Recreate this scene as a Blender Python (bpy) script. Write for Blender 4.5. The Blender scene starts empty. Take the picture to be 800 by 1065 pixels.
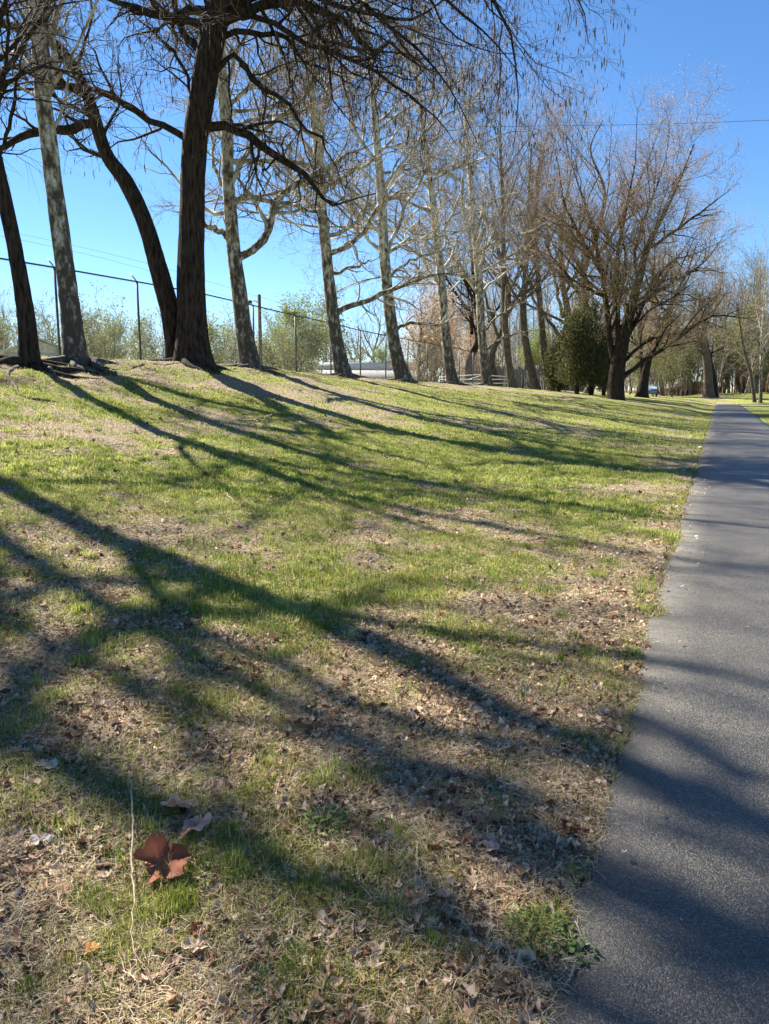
import bpy, math
import numpy as np
from mathutils import Vector
R = math.radians
scene = bpy.context.scene
COL = scene.collection
rng = np.random.default_rng(7)

# ------------------------------------------------------------------ camera
PITCH = R(9.0)
CAMZ = 1.5
cam_d = bpy.data.cameras.new("camera")
cam = bpy.data.objects.new("camera", cam_d); COL.objects.link(cam)
cam_d.sensor_fit = 'VERTICAL'; cam_d.sensor_height = 36; cam_d.lens = 36 * 800 / 1065
cam_d.clip_start = 0.05; cam_d.clip_end = 3000
cam.location = (0, 0, CAMZ); cam.rotation_euler = (math.pi / 2 - PITCH, 0, 0)
scene.camera = cam

# ------------------------------------------------------------------ light
SUN_AZ = R(-46); SUN_EL = R(43)          # azimuth from +Y, negative towards -X
world = bpy.data.worlds.new("World"); scene.world = world; world.use_nodes = True
nt = world.node_tree; bg = nt.nodes['Background']
sky = nt.nodes.new('ShaderNodeTexSky'); sky.sky_type = 'NISHITA'; sky.sun_disc = False
sky.sun_elevation = SUN_EL; sky.sun_rotation = SUN_AZ
sky.altitude = 300; sky.air_density = 0.85; sky.dust_density = 0.0; sky.ozone_density = 5.0
hs = nt.nodes.new('ShaderNodeHueSaturation'); hs.inputs['Saturation'].default_value = 1.12; nt.links.new(sky.outputs[0], hs.inputs['Color'])
nt.links.new(hs.outputs[0], bg.inputs[0]); bg.inputs[1].default_value = 0.060
sd = bpy.data.lights.new("sun", 'SUN'); sd.energy = 5.0; sd.angle = R(0.53); sd.color = (1.0, 0.93, 0.80)
sun = bpy.data.objects.new("sun", sd); COL.objects.link(sun)
sdir = Vector((math.sin(SUN_AZ) * math.cos(SUN_EL), math.cos(SUN_AZ) * math.cos(SUN_EL), math.sin(SUN_EL)))
sun.rotation_euler = sdir.to_track_quat('Z', 'Y').to_euler()
scene.view_settings.view_transform = 'Standard'; scene.view_settings.look = 'None'
scene.view_settings.exposure = 1.74; scene.view_settings.gamma = 1.0
scene.cycles.max_bounces = 5; scene.cycles.transparent_max_bounces = 8
scene.cycles.diffuse_bounces = 3; scene.cycles.glossy_bounces = 2

# ------------------------------------------------------------------ geometry of the place
TH = math.atan(0.43); CT, ST = math.cos(TH), math.sin(TH)
def uv2xy(u, v):            # u along the path, v to the left of its left edge
    return -0.35 + u * ST - v * CT, u * CT + v * ST
def xy2uv(x, y):
    x = x + 0.35
    return x * ST + y * CT, -x * CT + y * ST
PATH_W = 2.42
_tab = np.random.default_rng(3).random((256, 256))
def vnoise(x, y, sc, seed=0):
    x = np.asarray(x, float) / sc + seed * 17.31; y = np.asarray(y, float) / sc + seed * 9.77
    xi = np.floor(x).astype(int); yi = np.floor(y).astype(int)
    fx = x - xi; fy = y - yi; fx = fx * fx * (3 - 2 * fx); fy = fy * fy * (3 - 2 * fy)
    a = _tab[xi & 255, yi & 255]; b = _tab[(xi + 1) & 255, yi & 255]
    c = _tab[xi & 255, (yi + 1) & 255]; d = _tab[(xi + 1) & 255, (yi + 1) & 255]
    return (a * (1 - fx) + b * fx) * (1 - fy) + (c * (1 - fx) + d * fx) * fy
def fbm(x, y, sc, seed=0, o=4):
    r = 0; w = 0.5; t = 0
    for i in range(o):
        r = r + w * vnoise(x, y, sc / 2 ** i, seed + i * 3); t += w; w *= .55
    return r / t
def sstep(a, b, x):
    t = np.clip((np.asarray(x, float) - a) / (b - a), 0, 1); return t * t * (3 - 2 * t)
UH = [-30, 5, 13, 20, 24, 30, 38, 45, 53, 60, 69, 80, 110, 140, 400]
HH = [1.9, 2.1, 2.22, 2.32, 2.27, 2.13, 1.95, 1.9, 1.82, 1.72, 1.52, 1.45, 1.2, 1.15, 1.3]
UP = [-30, 12, 30, 54, 80]; PP = [1.9, 1.9, 1.35, 0.85, 0.8]
def height(u, v):
    u = np.asarray(u, float); v = np.asarray(v, float)
    H = np.interp(u, UH, HH); p = np.interp(u, UP, PP)
    t = np.clip(v / 14.7, 0, None)
    s = np.where(t < 1, np.clip(t, 1e-6, 1) ** p, 1.0)
    s = s * sstep(0, 2.2, v) ** .5
    s = np.where(t > 1, 1 + 0.06 * sstep(14.7, 17, v), s)
    z = H * s
    z = z - 1.7 * sstep(19, 30, v) * np.clip(1 - (u - 60) / 60, .25, 1)      # falls off behind the fence
    far = 1.05 * sstep(102, 135, u) - 0.22 * np.exp(-((u - 101) / 7) ** 2)
    z = np.where(v < 6, z + far * (1 - sstep(0, 6, v)), z)
    z = z + far * 0.0
    rt = np.clip(-(v + PATH_W), 0, None)
    z = z + 0.10 * sstep(.5, 12, rt)
    z = z + (fbm(u, v, 2.2, 5, 3) - .5) * 0.09 * sstep(0.1, 1.5, v) + ((fbm(u, v, .45, 8, 2) - .5) * 0.04 + (vnoise(u, v, .14, 9) - .5) * .018) * sstep(0.05, .4, v)
    z = z + (fbm(u, v, 1.3, 12, 4) - .5) * .34 * sstep(10, 13, v) * (1 - sstep(14.6, 16.4, v)) * (1 - sstep(26, 40, u))
    z = z + (fbm(u, v, 2.2, 5, 3) - .5) * 0.09 * sstep(.1, 1.5, rt)
    return z
def hxy(x, y):
    u, v = xy2uv(x, y); return height(u, v)
def ray(px, py):
    t = (532.5 - py) / 800
    return (px - 400) / 800, math.cos(PITCH) + t * math.sin(PITCH), -math.sin(PITCH) + t * math.cos(PITCH)
def at(px, py, Y, dy=0.0):
    a, b, c = ray(px, py); k = Y / b
    return np.array([a * k, Y + dy, CAMZ + c * k + dy * c / b])
def ground_at(px, py):
    a, b, c = ray(px, py); t = np.linspace(1, 160, 6000)
    x, y, z = a * t, b * t, CAMZ + c * t
    hit = np.nonzero(z < hxy(x, y))[0]
    i = hit[0] if len(hit) else -1
    return np.array([x[i], y[i], float(hxy(x[i], y[i]))])
def row(px, v):             # point at image column px, v metres left of the path, on the ground
    a, b, _ = ray(px, 405); k = a / b
    Y = (v / CT + .35) / (.43 - k); X = k * Y
    return np.array([X, Y, float(hxy(X, Y))])
def greenness(x, y):
    u, v = xy2uv(x, y); d = np.hypot(x, y)
    n = fbm(x, y, 1.6, 1, 4); n2 = fbm(x, y, 5.0, 21, 3); n3 = vnoise(x, y, .28, 31)
    g = 2.1 * (n - .5) + 1.2 * (n2 - .5) + .9 * (n3 - .5) + .62
    g = g - .24 * (1 - sstep(2.0, 5.0, d)) - .34 * (1 - sstep(.2, 2.6, v)) * (v > -.5) * (1 - sstep(12, 30, u))
    g = g + .10 * sstep(6, 14, d) - .26 * sstep(9.5, 12.5, v) * (1 - sstep(20, 23, v)) * (1 - .5 * sstep(25, 50, u))
    g = np.where(v < -PATH_W, .95 + .4 * (n - .5), g)
    g = g + .35 * sstep(22, 30, v)
    return np.clip(g, 0, 1)

# ------------------------------------------------------------------ helpers
def mesh_np(name, verts, quads=None, tris=None, smooth=False):
    me = bpy.data.meshes.new(name)
    verts = np.asarray(verts, np.float32).reshape(-1, 3)
    q = np.zeros((0, 4), np.int32) if quads is None else np.asarray(quads, np.int32).reshape(-1, 4)
    t = np.zeros((0, 3), np.int32) if tris is None else np.asarray(tris, np.int32).reshape(-1, 3)
    me.vertices.add(len(verts)); me.vertices.foreach_set('co', verts.ravel())
    me.loops.add(q.size + t.size); me.loops.foreach_set('vertex_index', np.concatenate([q.ravel(), t.ravel()]))
    me.polygons.add(len(q) + len(t))
    ls = np.concatenate([np.arange(len(q)) * 4, q.size + np.arange(len(t)) * 3]).astype(np.int32)
    me.polygons.foreach_set('loop_start', ls)
    if smooth: me.polygons.foreach_set('use_smooth', np.ones(len(q) + len(t), bool))
    me.update(calc_edges=True)
    return me
def obj(name, me, mat, parent=None, **kw):
    o = bpy.data.objects.new(name, me); COL.objects.link(o)
    if mat and not me.materials: me.materials.append(mat)
    if parent: o.parent = parent
    for k, v in kw.items(): o[k] = v
    return o
def thing(name, label, cat, loc=(0, 0, 0), group=None, rz=0):
    o = bpy.data.objects.new(name, None); COL.objects.link(o)
    o.location = [float(c) for c in loc]; o.rotation_euler = (0, 0, rz); o.empty_display_size = .3
    o['label'] = label; o['category'] = cat
    if group: o['group'] = group
    return o
class Geo:
    def __init__(s): s.v = []; s.q = []; s.t = []; s.n = 0
    def add(s, v, q=None, t=None):
        v = np.asarray(v, float).reshape(-1, 3); s.v.append(v)
        if q is not None: s.q.append(np.asarray(q, int).reshape(-1, 4) + s.n)
        if t is not None: s.t.append(np.asarray(t, int).reshape(-1, 3) + s.n)
        s.n += len(v)
    def box(s, x0, x1, y0, y1, z0, z1, M=None, bev=0):
        v = np.array([(x, y, z) for z in (z0, z1) for y in (y0, y1) for x in (x0, x1)], float)
        if M is not None: v = np.array([M @ Vector(p) for p in v])
        s.add(v, [(0, 2, 3, 1), (4, 5, 7, 6), (0, 1, 5, 4), (2, 6, 7, 3), (0, 4, 6, 2), (1, 3, 7, 5)])
    def tube(s, pts, rad, sides=8, cap=True, jit=0, rg=None):
        P = np.asarray(pts, float)[None]; r = np.broadcast_to(np.asarray(rad, float), (P.shape[1],))[None]
        v, q = tubes(P, r, sides, jit, rg); n = P.shape[1]
        s.add(v, q, [(0, i + 1, i) for i in range(1, sides - 1)] if cap else None)
        if cap: s.t.append(np.array([((n - 1) * sides, (n - 1) * sides + i, (n - 1) * sides + i + 1) for i in range(1, sides - 1)]) + s.n - len(v))
    def mesh(s, name, smooth=False):
        return mesh_np(name, np.concatenate(s.v), np.concatenate(s.q) if s.q else None, np.concatenate(s.t) if s.t else None, smooth)
def norm(a): return a / np.maximum(np.linalg.norm(a, axis=-1, keepdims=True), 1e-9)
def tubes(P, Rd, sides, jit=0, rg=None):
    m, n, _ = P.shape
    T = np.empty_like(P); T[:, 1:-1] = P[:, 2:] - P[:, :-2]; T[:, 0] = P[:, 1] - P[:, 0]; T[:, -1] = P[:, -1] - P[:, -2]
    T = norm(T); md = norm(P[:, -1] - P[:, 0])
    ref = np.zeros((m, 3)); ref[np.arange(m), np.argmin(np.abs(md), 1)] = 1
    A = norm(np.cross(T, ref[:, None, :])); B = np.cross(T, A)
    a = np.arange(sides) * 2 * np.pi / sides
    rr = Rd[:, :, None] * np.ones(sides)
    if jit: rr = rr * (1 + jit * (rg.random(rr.shape) - .5))
    V = P[:, :, None] + rr[..., None] * (np.cos(a)[:, None] * A[:, :, None] + np.sin(a)[:, None] * B[:, :, None])
    i = np.arange(n - 1)[:, None] * sides; j = np.arange(sides)[None]; k = (j + 1) % sides
    q = np.stack([i + j, i + k, i + sides + k, i + sides + j], -1).reshape(-1, 4)
    q = (q[None] + (np.arange(m) * n * sides)[:, None, None]).reshape(-1, 4)
    return V.reshape(-1, 3), q
def spline(pts, n):
    P = np.asarray(pts, float)
    if len(P) == 2: t = np.linspace(0, 1, n)[:, None]; return P[0] * (1 - t) + P[1] * t
    E = np.vstack([2 * P[0] - P[1], P, 2 * P[-1] - P[-2]])
    d = np.linalg.norm(P[1:, :3] - P[:-1, :3], axis=1); cum = np.concatenate([[0], np.cumsum(d)])
    s = np.linspace(0, cum[-1], n); out = []
    for x in s:
        i = min(max(np.searchsorted(cum, x, side='right') - 1, 0), len(P) - 2)
        t = (x - cum[i]) / max(cum[i + 1] - cum[i], 1e-9); p0, p1, p2, p3 = E[i:i + 4]
        out.append(.5 * ((2 * p1) + (-p0 + p2) * t + (2 * p0 - 5 * p1 + 4 * p2 - p3) * t * t + (-p0 + 3 * p1 - 3 * p2 + p3) * t ** 3))
    return np.array(out)

# ------------------------------------------------------------------ materials
def mat(name, col=(.5, .5, .5), rough=.8, spec=.3, col2=None, nscale=8, bump=0, bscale=None, stretch=None, metal=0, detail=6, lo=.35, hi=.65):
    m = bpy.data.materials.new(name); m.use_nodes = True; N = m.node_tree.nodes; L = m.node_tree.links
    b = N['Principled BSDF']; b.inputs['Base Color'].default_value = (*col, 1); b.inputs['Roughness'].default_value = rough
    b.inputs['Specular IOR Level'].default_value = spec; b.inputs['Metallic'].default_value = metal
    tc = N.new('ShaderNodeTexCoord'); mp = N.new('ShaderNodeMapping'); L.new(tc.outputs['Object'], mp.inputs[0])
    if stretch: mp.inputs['Scale'].default_value = stretch
    if col2 is not None:
        n = N.new('ShaderNodeTexNoise'); n.inputs['Scale'].default_value = nscale; n.inputs['Detail'].default_value = detail
        L.new(mp.outputs[0], n.inputs[0]); r = N.new('ShaderNodeValToRGB')
        r.color_ramp.elements[0].position = lo; r.color_ramp.elements[1].position = hi
        r.color_ramp.elements[0].color = (*col, 1); r.color_ramp.elements[1].color = (*col2, 1)
        L.new(n.outputs[0], r.inputs[0]); L.new(r.outputs[0], b.inputs['Base Color'])
    if bump:
        n = N.new('ShaderNodeTexNoise'); n.inputs['Scale'].default_value = bscale or nscale * 2; n.inputs['Detail'].default_value = 8
        L.new(mp.outputs[0], n.inputs[0]); bp = N.new('ShaderNodeBump'); bp.inputs['Strength'].default_value = 1; bp.inputs['Distance'].default_value = bump
        L.new(n.outputs[0], bp.inputs['Height']); L.new(bp.outputs[0], b.inputs['Normal'])
    return m
def leafy(name, attr='tint', transl=.45, col=None, rough=.6):
    """diffuse + translucent sheet coloured by a per-vertex colour attribute or a fixed colour"""
    m = bpy.data.materials.new(name); m.use_nodes = True; N = m.node_tree.nodes; L = m.node_tree.links
    out = N['Material Output']; b = N['Principled BSDF']; b.inputs['Roughness'].default_value = rough; b.inputs['Specular IOR Level'].default_value = .25
    tr = N.new('ShaderNodeBsdfTranslucent'); mx = N.new('ShaderNodeMixShader'); mx.inputs[0].default_value = transl
    if col is None:
        a = N.new('ShaderNodeAttribute'); a.attribute_name = attr; src = a.outputs['Color']
        L.new(src, b.inputs['Base Color']); L.new(src, tr.inputs[0])
    else:
        b.inputs['Base Color'].default_value = (*col, 1); tr.inputs[0].default_value = (*col, 1)
    L.new(b.outputs[0], mx.inputs[1]); L.new(tr.outputs[0], mx.inputs[2]); L.new(mx.outputs[0], out.inputs[0])
    return m
def ground_mat():
    m = bpy.data.materials.new("ground_soil"); m.use_nodes = True; N = m.node_tree.nodes; L = m.node_tree.links
    b = N['Principled BSDF']; b.inputs['Roughness'].default_value = .95; b.inputs['Specular IOR Level'].default_value = .1
    tc = N.new('ShaderNodeTexCoord'); at_ = N.new('ShaderNodeAttribute'); at_.attribute_name = 'green'
    def noise(sc, det=5, rough=.6):
        n = N.new('ShaderNodeTexNoise'); n.inputs['Scale'].default_value = sc; n.inputs['Detail'].default_value = det; n.inputs['Roughness'].default_value = rough
        L.new(tc.outputs['Object'], n.inputs[0]); return n.outputs[0]
    def ramp(src, cols):
        r = N.new('ShaderNodeValToRGB'); e = r.color_ramp.elements
        while len(e) < len(cols): e.new(.5)
        for i, (p, c) in enumerate(cols): e[i].position = p; e[i].color = (*c, 1)
        L.new(src, r.inputs[0]); return r.outputs[0]
    def mth(op, a, bb):
        n = N.new('ShaderNodeMath'); n.operation = op
        for i, s in enumerate((a, bb)):
            if isinstance(s, (int, float)): n.inputs[i].default_value = s
            else: L.new(s, n.inputs[i])
        return n.outputs[0]
    straw = ramp(noise(38, 6, .7), [(.34, (.05, .036, .024)), (.46, (.17, .125, .08)), (.56, (.42, .34, .23)), (.68, (.70, .60, .46))])
    grn = ramp(noise(30, 6, .7), [(.34, (.045, .055, .016)), (.47, (.14, .16, .04)), (.57, (.33, .34, .10)), (.70, (.55, .52, .22))])
    g = mth('ADD', at_.outputs['Fac'], mth('MULTIPLY', mth('SUBTRACT', noise(14, 6, .75), .5), 1.7))
    gr = ramp(g, [(.38, (0, 0, 0)), (.62, (1, 1, 1))])
    mx = N.new('ShaderNodeMixRGB'); L.new(gr, mx.inputs[0]); L.new(straw, mx.inputs[1]); L.new(grn, mx.inputs[2])
    # bare soil patches
    soil = ramp(noise(60, 5, .7), [(.35, (.05, .036, .026)), (.65, (.13, .095, .07))])
    a2 = N.new('ShaderNodeAttribute'); a2.attribute_name = 'bare'
    sm = ramp(mth('ADD', a2.outputs['Fac'], mth('MULTIPLY', mth('SUBTRACT', noise(9, 5, .7), .5), 1.2)), [(.45, (0, 0, 0)), (.62, (1, 1, 1))])
    m2 = N.new('ShaderNodeMixRGB'); L.new(sm, m2.inputs[0]); L.new(mx.outputs[0], m2.inputs[1]); L.new(soil, m2.inputs[2])
    L.new(m2.outputs[0], b.inputs['Base Color'])
    bp = N.new('ShaderNodeBump'); bp.inputs['Strength'].default_value = 1; bp.inputs['Distance'].default_value = .035
    L.new(mth('ADD', noise(45, 6, .7), mth('MULTIPLY', noise(9, 4, .6), 1.5)), bp.inputs['Height']); L.new(bp.outputs[0], b.inputs['Normal'])
    return m
def asphalt_mat():
    m = bpy.data.materials.new("asphalt"); m.use_nodes = True; N = m.node_tree.nodes; L = m.node_tree.links
    b = N['Principled BSDF']; b.inputs['Roughness'].default_value = .5; b.inputs['Specular IOR Level'].default_value = .6
    tc = N.new('ShaderNodeTexCoord')
    v = N.new('ShaderNodeTexVoronoi'); v.inputs['Scale'].default_value = 230; L.new(tc.outputs['Object'], v.inputs[0])
    r = N.new('ShaderNodeValToRGB'); e = r.color_ramp.elements; e.new(.5)
    sp = N.new('ShaderNodeSeparateColor'); L.new(v.outputs['Color'], sp.inputs[0]); L.new(sp.outputs[0], r.inputs[0])
    for i, (p, c) in enumerate([(0, .020), (.6, .046), (1, .14)]): e[i].position = p; e[i].color = (c * 1.14, c * 1.05, c * .88, 1)
    n = N.new('ShaderNodeTexNoise'); n.inputs['Scale'].default_value = .9; n.inputs['Detail'].default_value = 9; n.inputs['Roughness'].default_value = .65
    L.new(tc.outputs['Object'], n.inputs[0])
    r2 = N.new('ShaderNodeValToRGB'); r2.color_ramp.elements[0].position = .35; r2.color_ramp.elements[1].position = .7
    r2.color_ramp.elements[0].color = (.62, .62, .62, 1); r2.color_ramp.elements[1].color = (1.55, 1.5, 1.44, 1); L.new(n.outputs[0], r2.inputs[0])
    mx = N.new('ShaderNodeMixRGB'); mx.blend_type = 'MULTIPLY'; mx.inputs[0].default_value = 1
    L.new(r.outputs[0], mx.inputs[1]); L.new(r2.outputs[0], mx.inputs[2]); L.new(mx.outputs[0], b.inputs['Base Color'])
    n3 = N.new('ShaderNodeTexNoise'); n3.inputs['Scale'].default_value = 170; n3.inputs['Detail'].default_value = 3; L.new(tc.outputs['Object'], n3.inputs[0])
    ad = N.new('ShaderNodeMath'); ad.operation = 'SUBTRACT'; L.new(n3.outputs[0], ad.inputs[0]); L.new(v.outputs['Distance'], ad.inputs[1])
    bp = N.new('ShaderNodeBump'); bp.inputs['Strength'].default_value = 1; bp.inputs['Distance'].default_value = .0024
    L.new(ad.outputs[0], bp.inputs['Height']); L.new(bp.outputs[0], b.inputs['Normal'])
    return m
def sycamore_mat():
    m = mat("sycamore_bark", (.36, .33, .27), .85, .2, bump=.02, bscale=9, stretch=(1, 1, .5)); N = m.node_tree.nodes; L = m.node_tree.links
    b = N['Principled BSDF']; tc = N.new('ShaderNodeTexCoord'); mp = N.new('ShaderNodeMapping'); mp.inputs['Scale'].default_value = (1, 1, .45); L.new(tc.outputs['Object'], mp.inputs[0])
    n = N.new('ShaderNodeTexNoise'); n.inputs['Scale'].default_value = 7; n.inputs['Detail'].default_value = 7; n.inputs['Roughness'].default_value = .65; L.new(mp.outputs[0], n.inputs[0])
    r = N.new('ShaderNodeValToRGB'); e = r.color_ramp.elements; e.new(.5); e.new(.5)
    for i, (p, c) in enumerate([(.36, (.07, .058, .045)), (.44, (.19, .165, .125)), (.51, (.40, .37, .30)), (.60, (.58, .555, .48))]): e[i].position = p; e[i].color = (*c, 1)
    # the lower trunk keeps its brown scaly bark, higher up it flakes to white
    sx = N.new('ShaderNodeSeparateXYZ'); L.new(tc.outputs['Object'], sx.inputs[0])
    mr = N.new('ShaderNodeMapRange'); mr.inputs['From Min'].default_value = 0; mr.inputs['From Max'].default_value = 9
    mr.inputs['To Min'].default_value = -.17; mr.inputs['To Max'].default_value = .04; L.new(sx.outputs[2], mr.inputs[0])
    ad = N.new('ShaderNodeMath'); L.new(n.outputs[0], ad.inputs[0]); L.new(mr.outputs[0], ad.inputs[1])
    L.new(ad.outputs[0], r.inputs[0]); L.new(r.outputs[0], b.inputs['Base Color'])
    return m
M = dict(
    soil=ground_mat(), asphalt=asphalt_mat(), syc=sycamore_mat(),
    sycb=mat('sycamore_branch', (.18, .155, .12), .85, .2, (.56, .53, .46), 1.6, lo=.4, hi=.62),
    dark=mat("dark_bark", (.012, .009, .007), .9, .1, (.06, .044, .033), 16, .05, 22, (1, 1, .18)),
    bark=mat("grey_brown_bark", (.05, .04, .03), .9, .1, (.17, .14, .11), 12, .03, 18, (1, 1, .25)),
    twig=mat("twig_brown", (.19, .15, .115), .8, .2, (.38, .31, .25), 2),
    twigd=mat("twig_dark", (.05, .035, .027), .8, .2, (.13, .09, .065), 2),
    twigs=mat("twig_pale", (.20, .16, .12), .8, .2, (.38, .33, .27), 1.2),
    twigy=mat("twig_yellow", (.22, .155, .095), .8, .2, (.36, .27, .17), .6),
    fence=mat("fence_dark_metal", (.03, .032, .034), .5, .5, (.055, .055, .055), 30),
    link=mat("chain_wire", (.06, .062, .065), .6, .3),
    white=mat("white_paint", (.72, .73, .74), .5, .4, (.6, .6, .6), 6),
    roof=mat("pale_roof", (.42, .41, .40), .8, .3, (.55, .54, .52), 3),
    bluegrey=mat("blue_grey_siding", (.30, .36, .42), .7, .3, (.38, .44, .50), 2),
    brick=mat("red_brick", (.22, .09, .06), .9, .2, (.34, .16, .11), 12),
    glass=mat("window_glass", (.03, .04, .05), .1, .6),
    wood=mat("grey_boards", (.16, .14, .12), .9, .2, (.27, .24, .21), 5, .004, 20, (1, 1, .2)),
    pole=mat("weathered_pole", (.07, .055, .045), .9, .2, (.13, .105, .085), 6),
    stick=mat("pale_stick", (.26, .19, .13), .8, .2, (.50, .41, .30), 45, .001, 90),
    vein=mat('leaf_vein', (.30, .15, .09), .8, .2),
    stickd=mat("dark_stick", (.07, .05, .035), .9, .2, (.17, .12, .09), 25, .001, 90),
    stone=mat("pale_stone", (.45, .43, .40), .9, .2, (.62, .60, .56), 30, .003, 60),
    blades=leafy("grass_blades", transl=.45), litter=leafy("leaf_litter", transl=.22, rough=.75),
    wire=mat("wire_black", (.03, .03, .03), .6, .3),
    carp=mat("blue_car_paint", (.14, .19, .24), .3, .6), tyre=mat("tyre_rubber", (.02, .02, .02), .9, .2),
)

# ------------------------------------------------------------------ ground
def axis(segs):
    out = []
    for a, b, s in segs: out += list(np.arange(a, b, s))
    out.append(segs[-1][1]); return np.array(out)
uu = axis([(-60, -12, 6), (-12, 0, .5), (0, 9, .05), (9, 20, .11), (20, 40, .3), (40, 140, 1.2), (140, 300, 8), (300, 1500, 100)])
vv = axis([(-900, -200, 100), (-200, -30, 10), (-30, -2.6, .6), (-2.46, -2.36, .03), (-2.2, -.2, .5), (-.12, .12, .03), (.15, 6, .05), (6, 18, .12), (18, 40, 1), (40, 150, 8), (150, 1200, 100)])
U, V = np.meshgrid(uu, vv, indexing='ij')
X, Y = uv2xy(U, V); Z = height(U, V)
Z = Z - .03 * ((V <= 0.0) & (V >= -PATH_W))
nu, nv = U.shape
idx = np.arange(nu * nv).reshape(nu, nv)
q = np.stack([idx[:-1, :-1], idx[:-1, 1:], idx[1:, 1:], idx[1:, :-1]], -1).reshape(-1, 4)[:, ::-1]
gm = mesh_np('ground', np.stack([X, Y, Z], -1), q, smooth=True)
a = gm.attributes.new('green', 'FLOAT', 'POINT'); a.data.foreach_set('value', greenness(X, Y).ravel().astype(np.float32))
def bareness(x, y):
    u, v = xy2uv(x, y); n = fbm(x, y, 1.1, 41, 4)
    b = 1.3 * (n - .5) + .18 + .22 * sstep(10.5, 12.5, v) * (1 - sstep(17, 19, v)) * (1 - sstep(28, 45, u)) \
        + .20 * (1 - sstep(.1, 1.0, v)) * (v > -.5) * (1 - sstep(10, 22, u)) + .08 * (1 - sstep(2, 6, np.hypot(x, y)))
    return np.where(v < -PATH_W, 0, np.clip(b, 0, 1))
a = gm.attributes.new('bare', 'FLOAT', 'POINT'); a.data.foreach_set('value', bareness(X, Y).ravel().astype(np.float32))
obj('ground', gm, M['soil'], kind='structure')

# the asphalt path, its edges ragged, its surface a hair above the turf
pu = axis([(-6, 0, .3), (0, 14, .04), (14, 40, .2), (40, 118, 1.0)]); bend = -.03 * np.clip(pu - 92, 0, None) ** 2
jl = (fbm(pu, pu * 0, .5, 51, 4) - .5) * .17 + (fbm(pu, pu * 0, .09, 71, 2) - .5) * .09; jr = (fbm(pu, pu * 0, .5, 61, 4) - .5) * .09
cols = [jl - .01, jl - .035] + [np.full_like(pu, -x) for x in (.3, .8, 1.3, 1.8, 2.15)] + [-PATH_W + .03 + jr, -PATH_W + jr]
zz = [-.04, .012] + [.015, .018, .02, .018, .015] + [.012, -.04]
pv = []
for c, z in zip(cols, zz):
    x, y = uv2xy(pu, c + bend); pv.append(np.stack([x, y, height(pu, np.minimum(c + bend, -.05)) + z + .05 * (pu > 93)], -1))
pv = np.stack(pv, 1); n1, n2 = pv.shape[:2]; idx = np.arange(n1 * n2).reshape(n1, n2)
q = np.stack([idx[:-1, :-1], idx[:-1, 1:], idx[1:, 1:], idx[1:, :-1]], -1).reshape(-1, 4)
obj('path', mesh_np('path', pv, q, smooth=True), M['asphalt'], kind='structure')

# ------------------------------------------------------------------ trees
def spawn(P, Rd, cnt, lenf, ratio, ang, npts, wander, up, rg, tmin=.2, taper=.25, minr=.004, droop=0):
    """children of every parent polyline, all at once"""
    m, n, _ = P.shape
    L = np.linalg.norm(np.diff(P, axis=1), axis=2).sum(1)
    c = np.asarray(cnt(L), int) if callable(cnt) else np.full(m, cnt)
    pi = np.repeat(np.arange(m), c); K = len(pi)
    if K == 0: return np.zeros((0, npts, 3)), np.zeros((0, npts))
    k = np.concatenate([np.arange(x) for x in c]); t = tmin + (1 - tmin) * (k + rg.random(K)) / np.repeat(np.maximum(c, 1), c); t = np.clip(t, 0, .985)
    f = t * (n - 1); i = np.minimum(f.astype(int), n - 2); fr = (f - i)[:, None]
    S = P[pi, i] * (1 - fr) + P[pi, i + 1] * fr
    r0 = Rd[pi, i] * (1 - fr[:, 0]) + Rd[pi, i + 1] * fr[:, 0]
    T = norm(P[pi, i + 1] - P[pi, i])
    rnd = norm(rg.normal(size=(K, 3))); side = norm(rnd - (rnd * T).sum(1, keepdims=True) * T)
    A = np.radians(rg.uniform(ang[0], ang[1], K))[:, None]
    D = norm(np.cos(A) * T + np.sin(A) * side + np.array([0, 0, up]))
    ln = L[pi] * rg.uniform(lenf[0], lenf[1], K) * (1.15 - .55 * t)
    rc = np.maximum(np.minimum(r0 * ratio, r0 * .9) * rg.uniform(.75, 1.15, K), minr)
    C = np.zeros((K, npts, 3)); C[:, 0] = S; st = (ln / (npts - 1))[:, None]
    for j in range(1, npts):
        D = norm(D + rg.normal(size=(K, 3)) * wander + np.array([0, 0, up * .35 - droop * j / npts]))
        C[:, j] = C[:, j - 1] + D * st
    RR = rc[:, None] * np.linspace(1, taper, npts)[None]
    return C, np.maximum(RR, minr * .5)
def flare(tr, rad, rg, roots=5):
    return tr, rad
def trunk_mesh(P, rad, sides, rg, base_flare=.45, nroot=5):
    v, q = tubes(P[None], rad[None], sides)
    v = v.reshape(len(P), sides, 3); a = np.arange(sides) * 2 * np.pi / sides
    ph = rg.random(3) * 6.28
    hgt = P[:, 2] - P[0, 2]
    for i in range(len(P)):
        h = max(hgt[i], 0)
        fl = 1 + base_flare * math.exp(-h / .45) * (1 + .55 * np.cos(nroot * a + ph[0])) + .03 * np.sin(3 * a + ph[1] + h * .25) + .015 * np.sin(7 * a + ph[2] + h * .3) + .10 * (vnoise(np.abs((a + ph[0]) % 6.28 - 3.14) * 1.5, hgt[i] * 1.1 + a * 0, 1.0, int(ph[1] * 10)) - .5) + .09 * (vnoise(np.cos(a) * 4, hgt[i] * .7 + np.sin(a) * 4, .8, int(ph[2] * 10)) - .5)
        v[i] = P[i] + (v[i] - P[i]) * fl[:, None]
    return v.reshape(-1, 3), q
TREES = []
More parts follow.
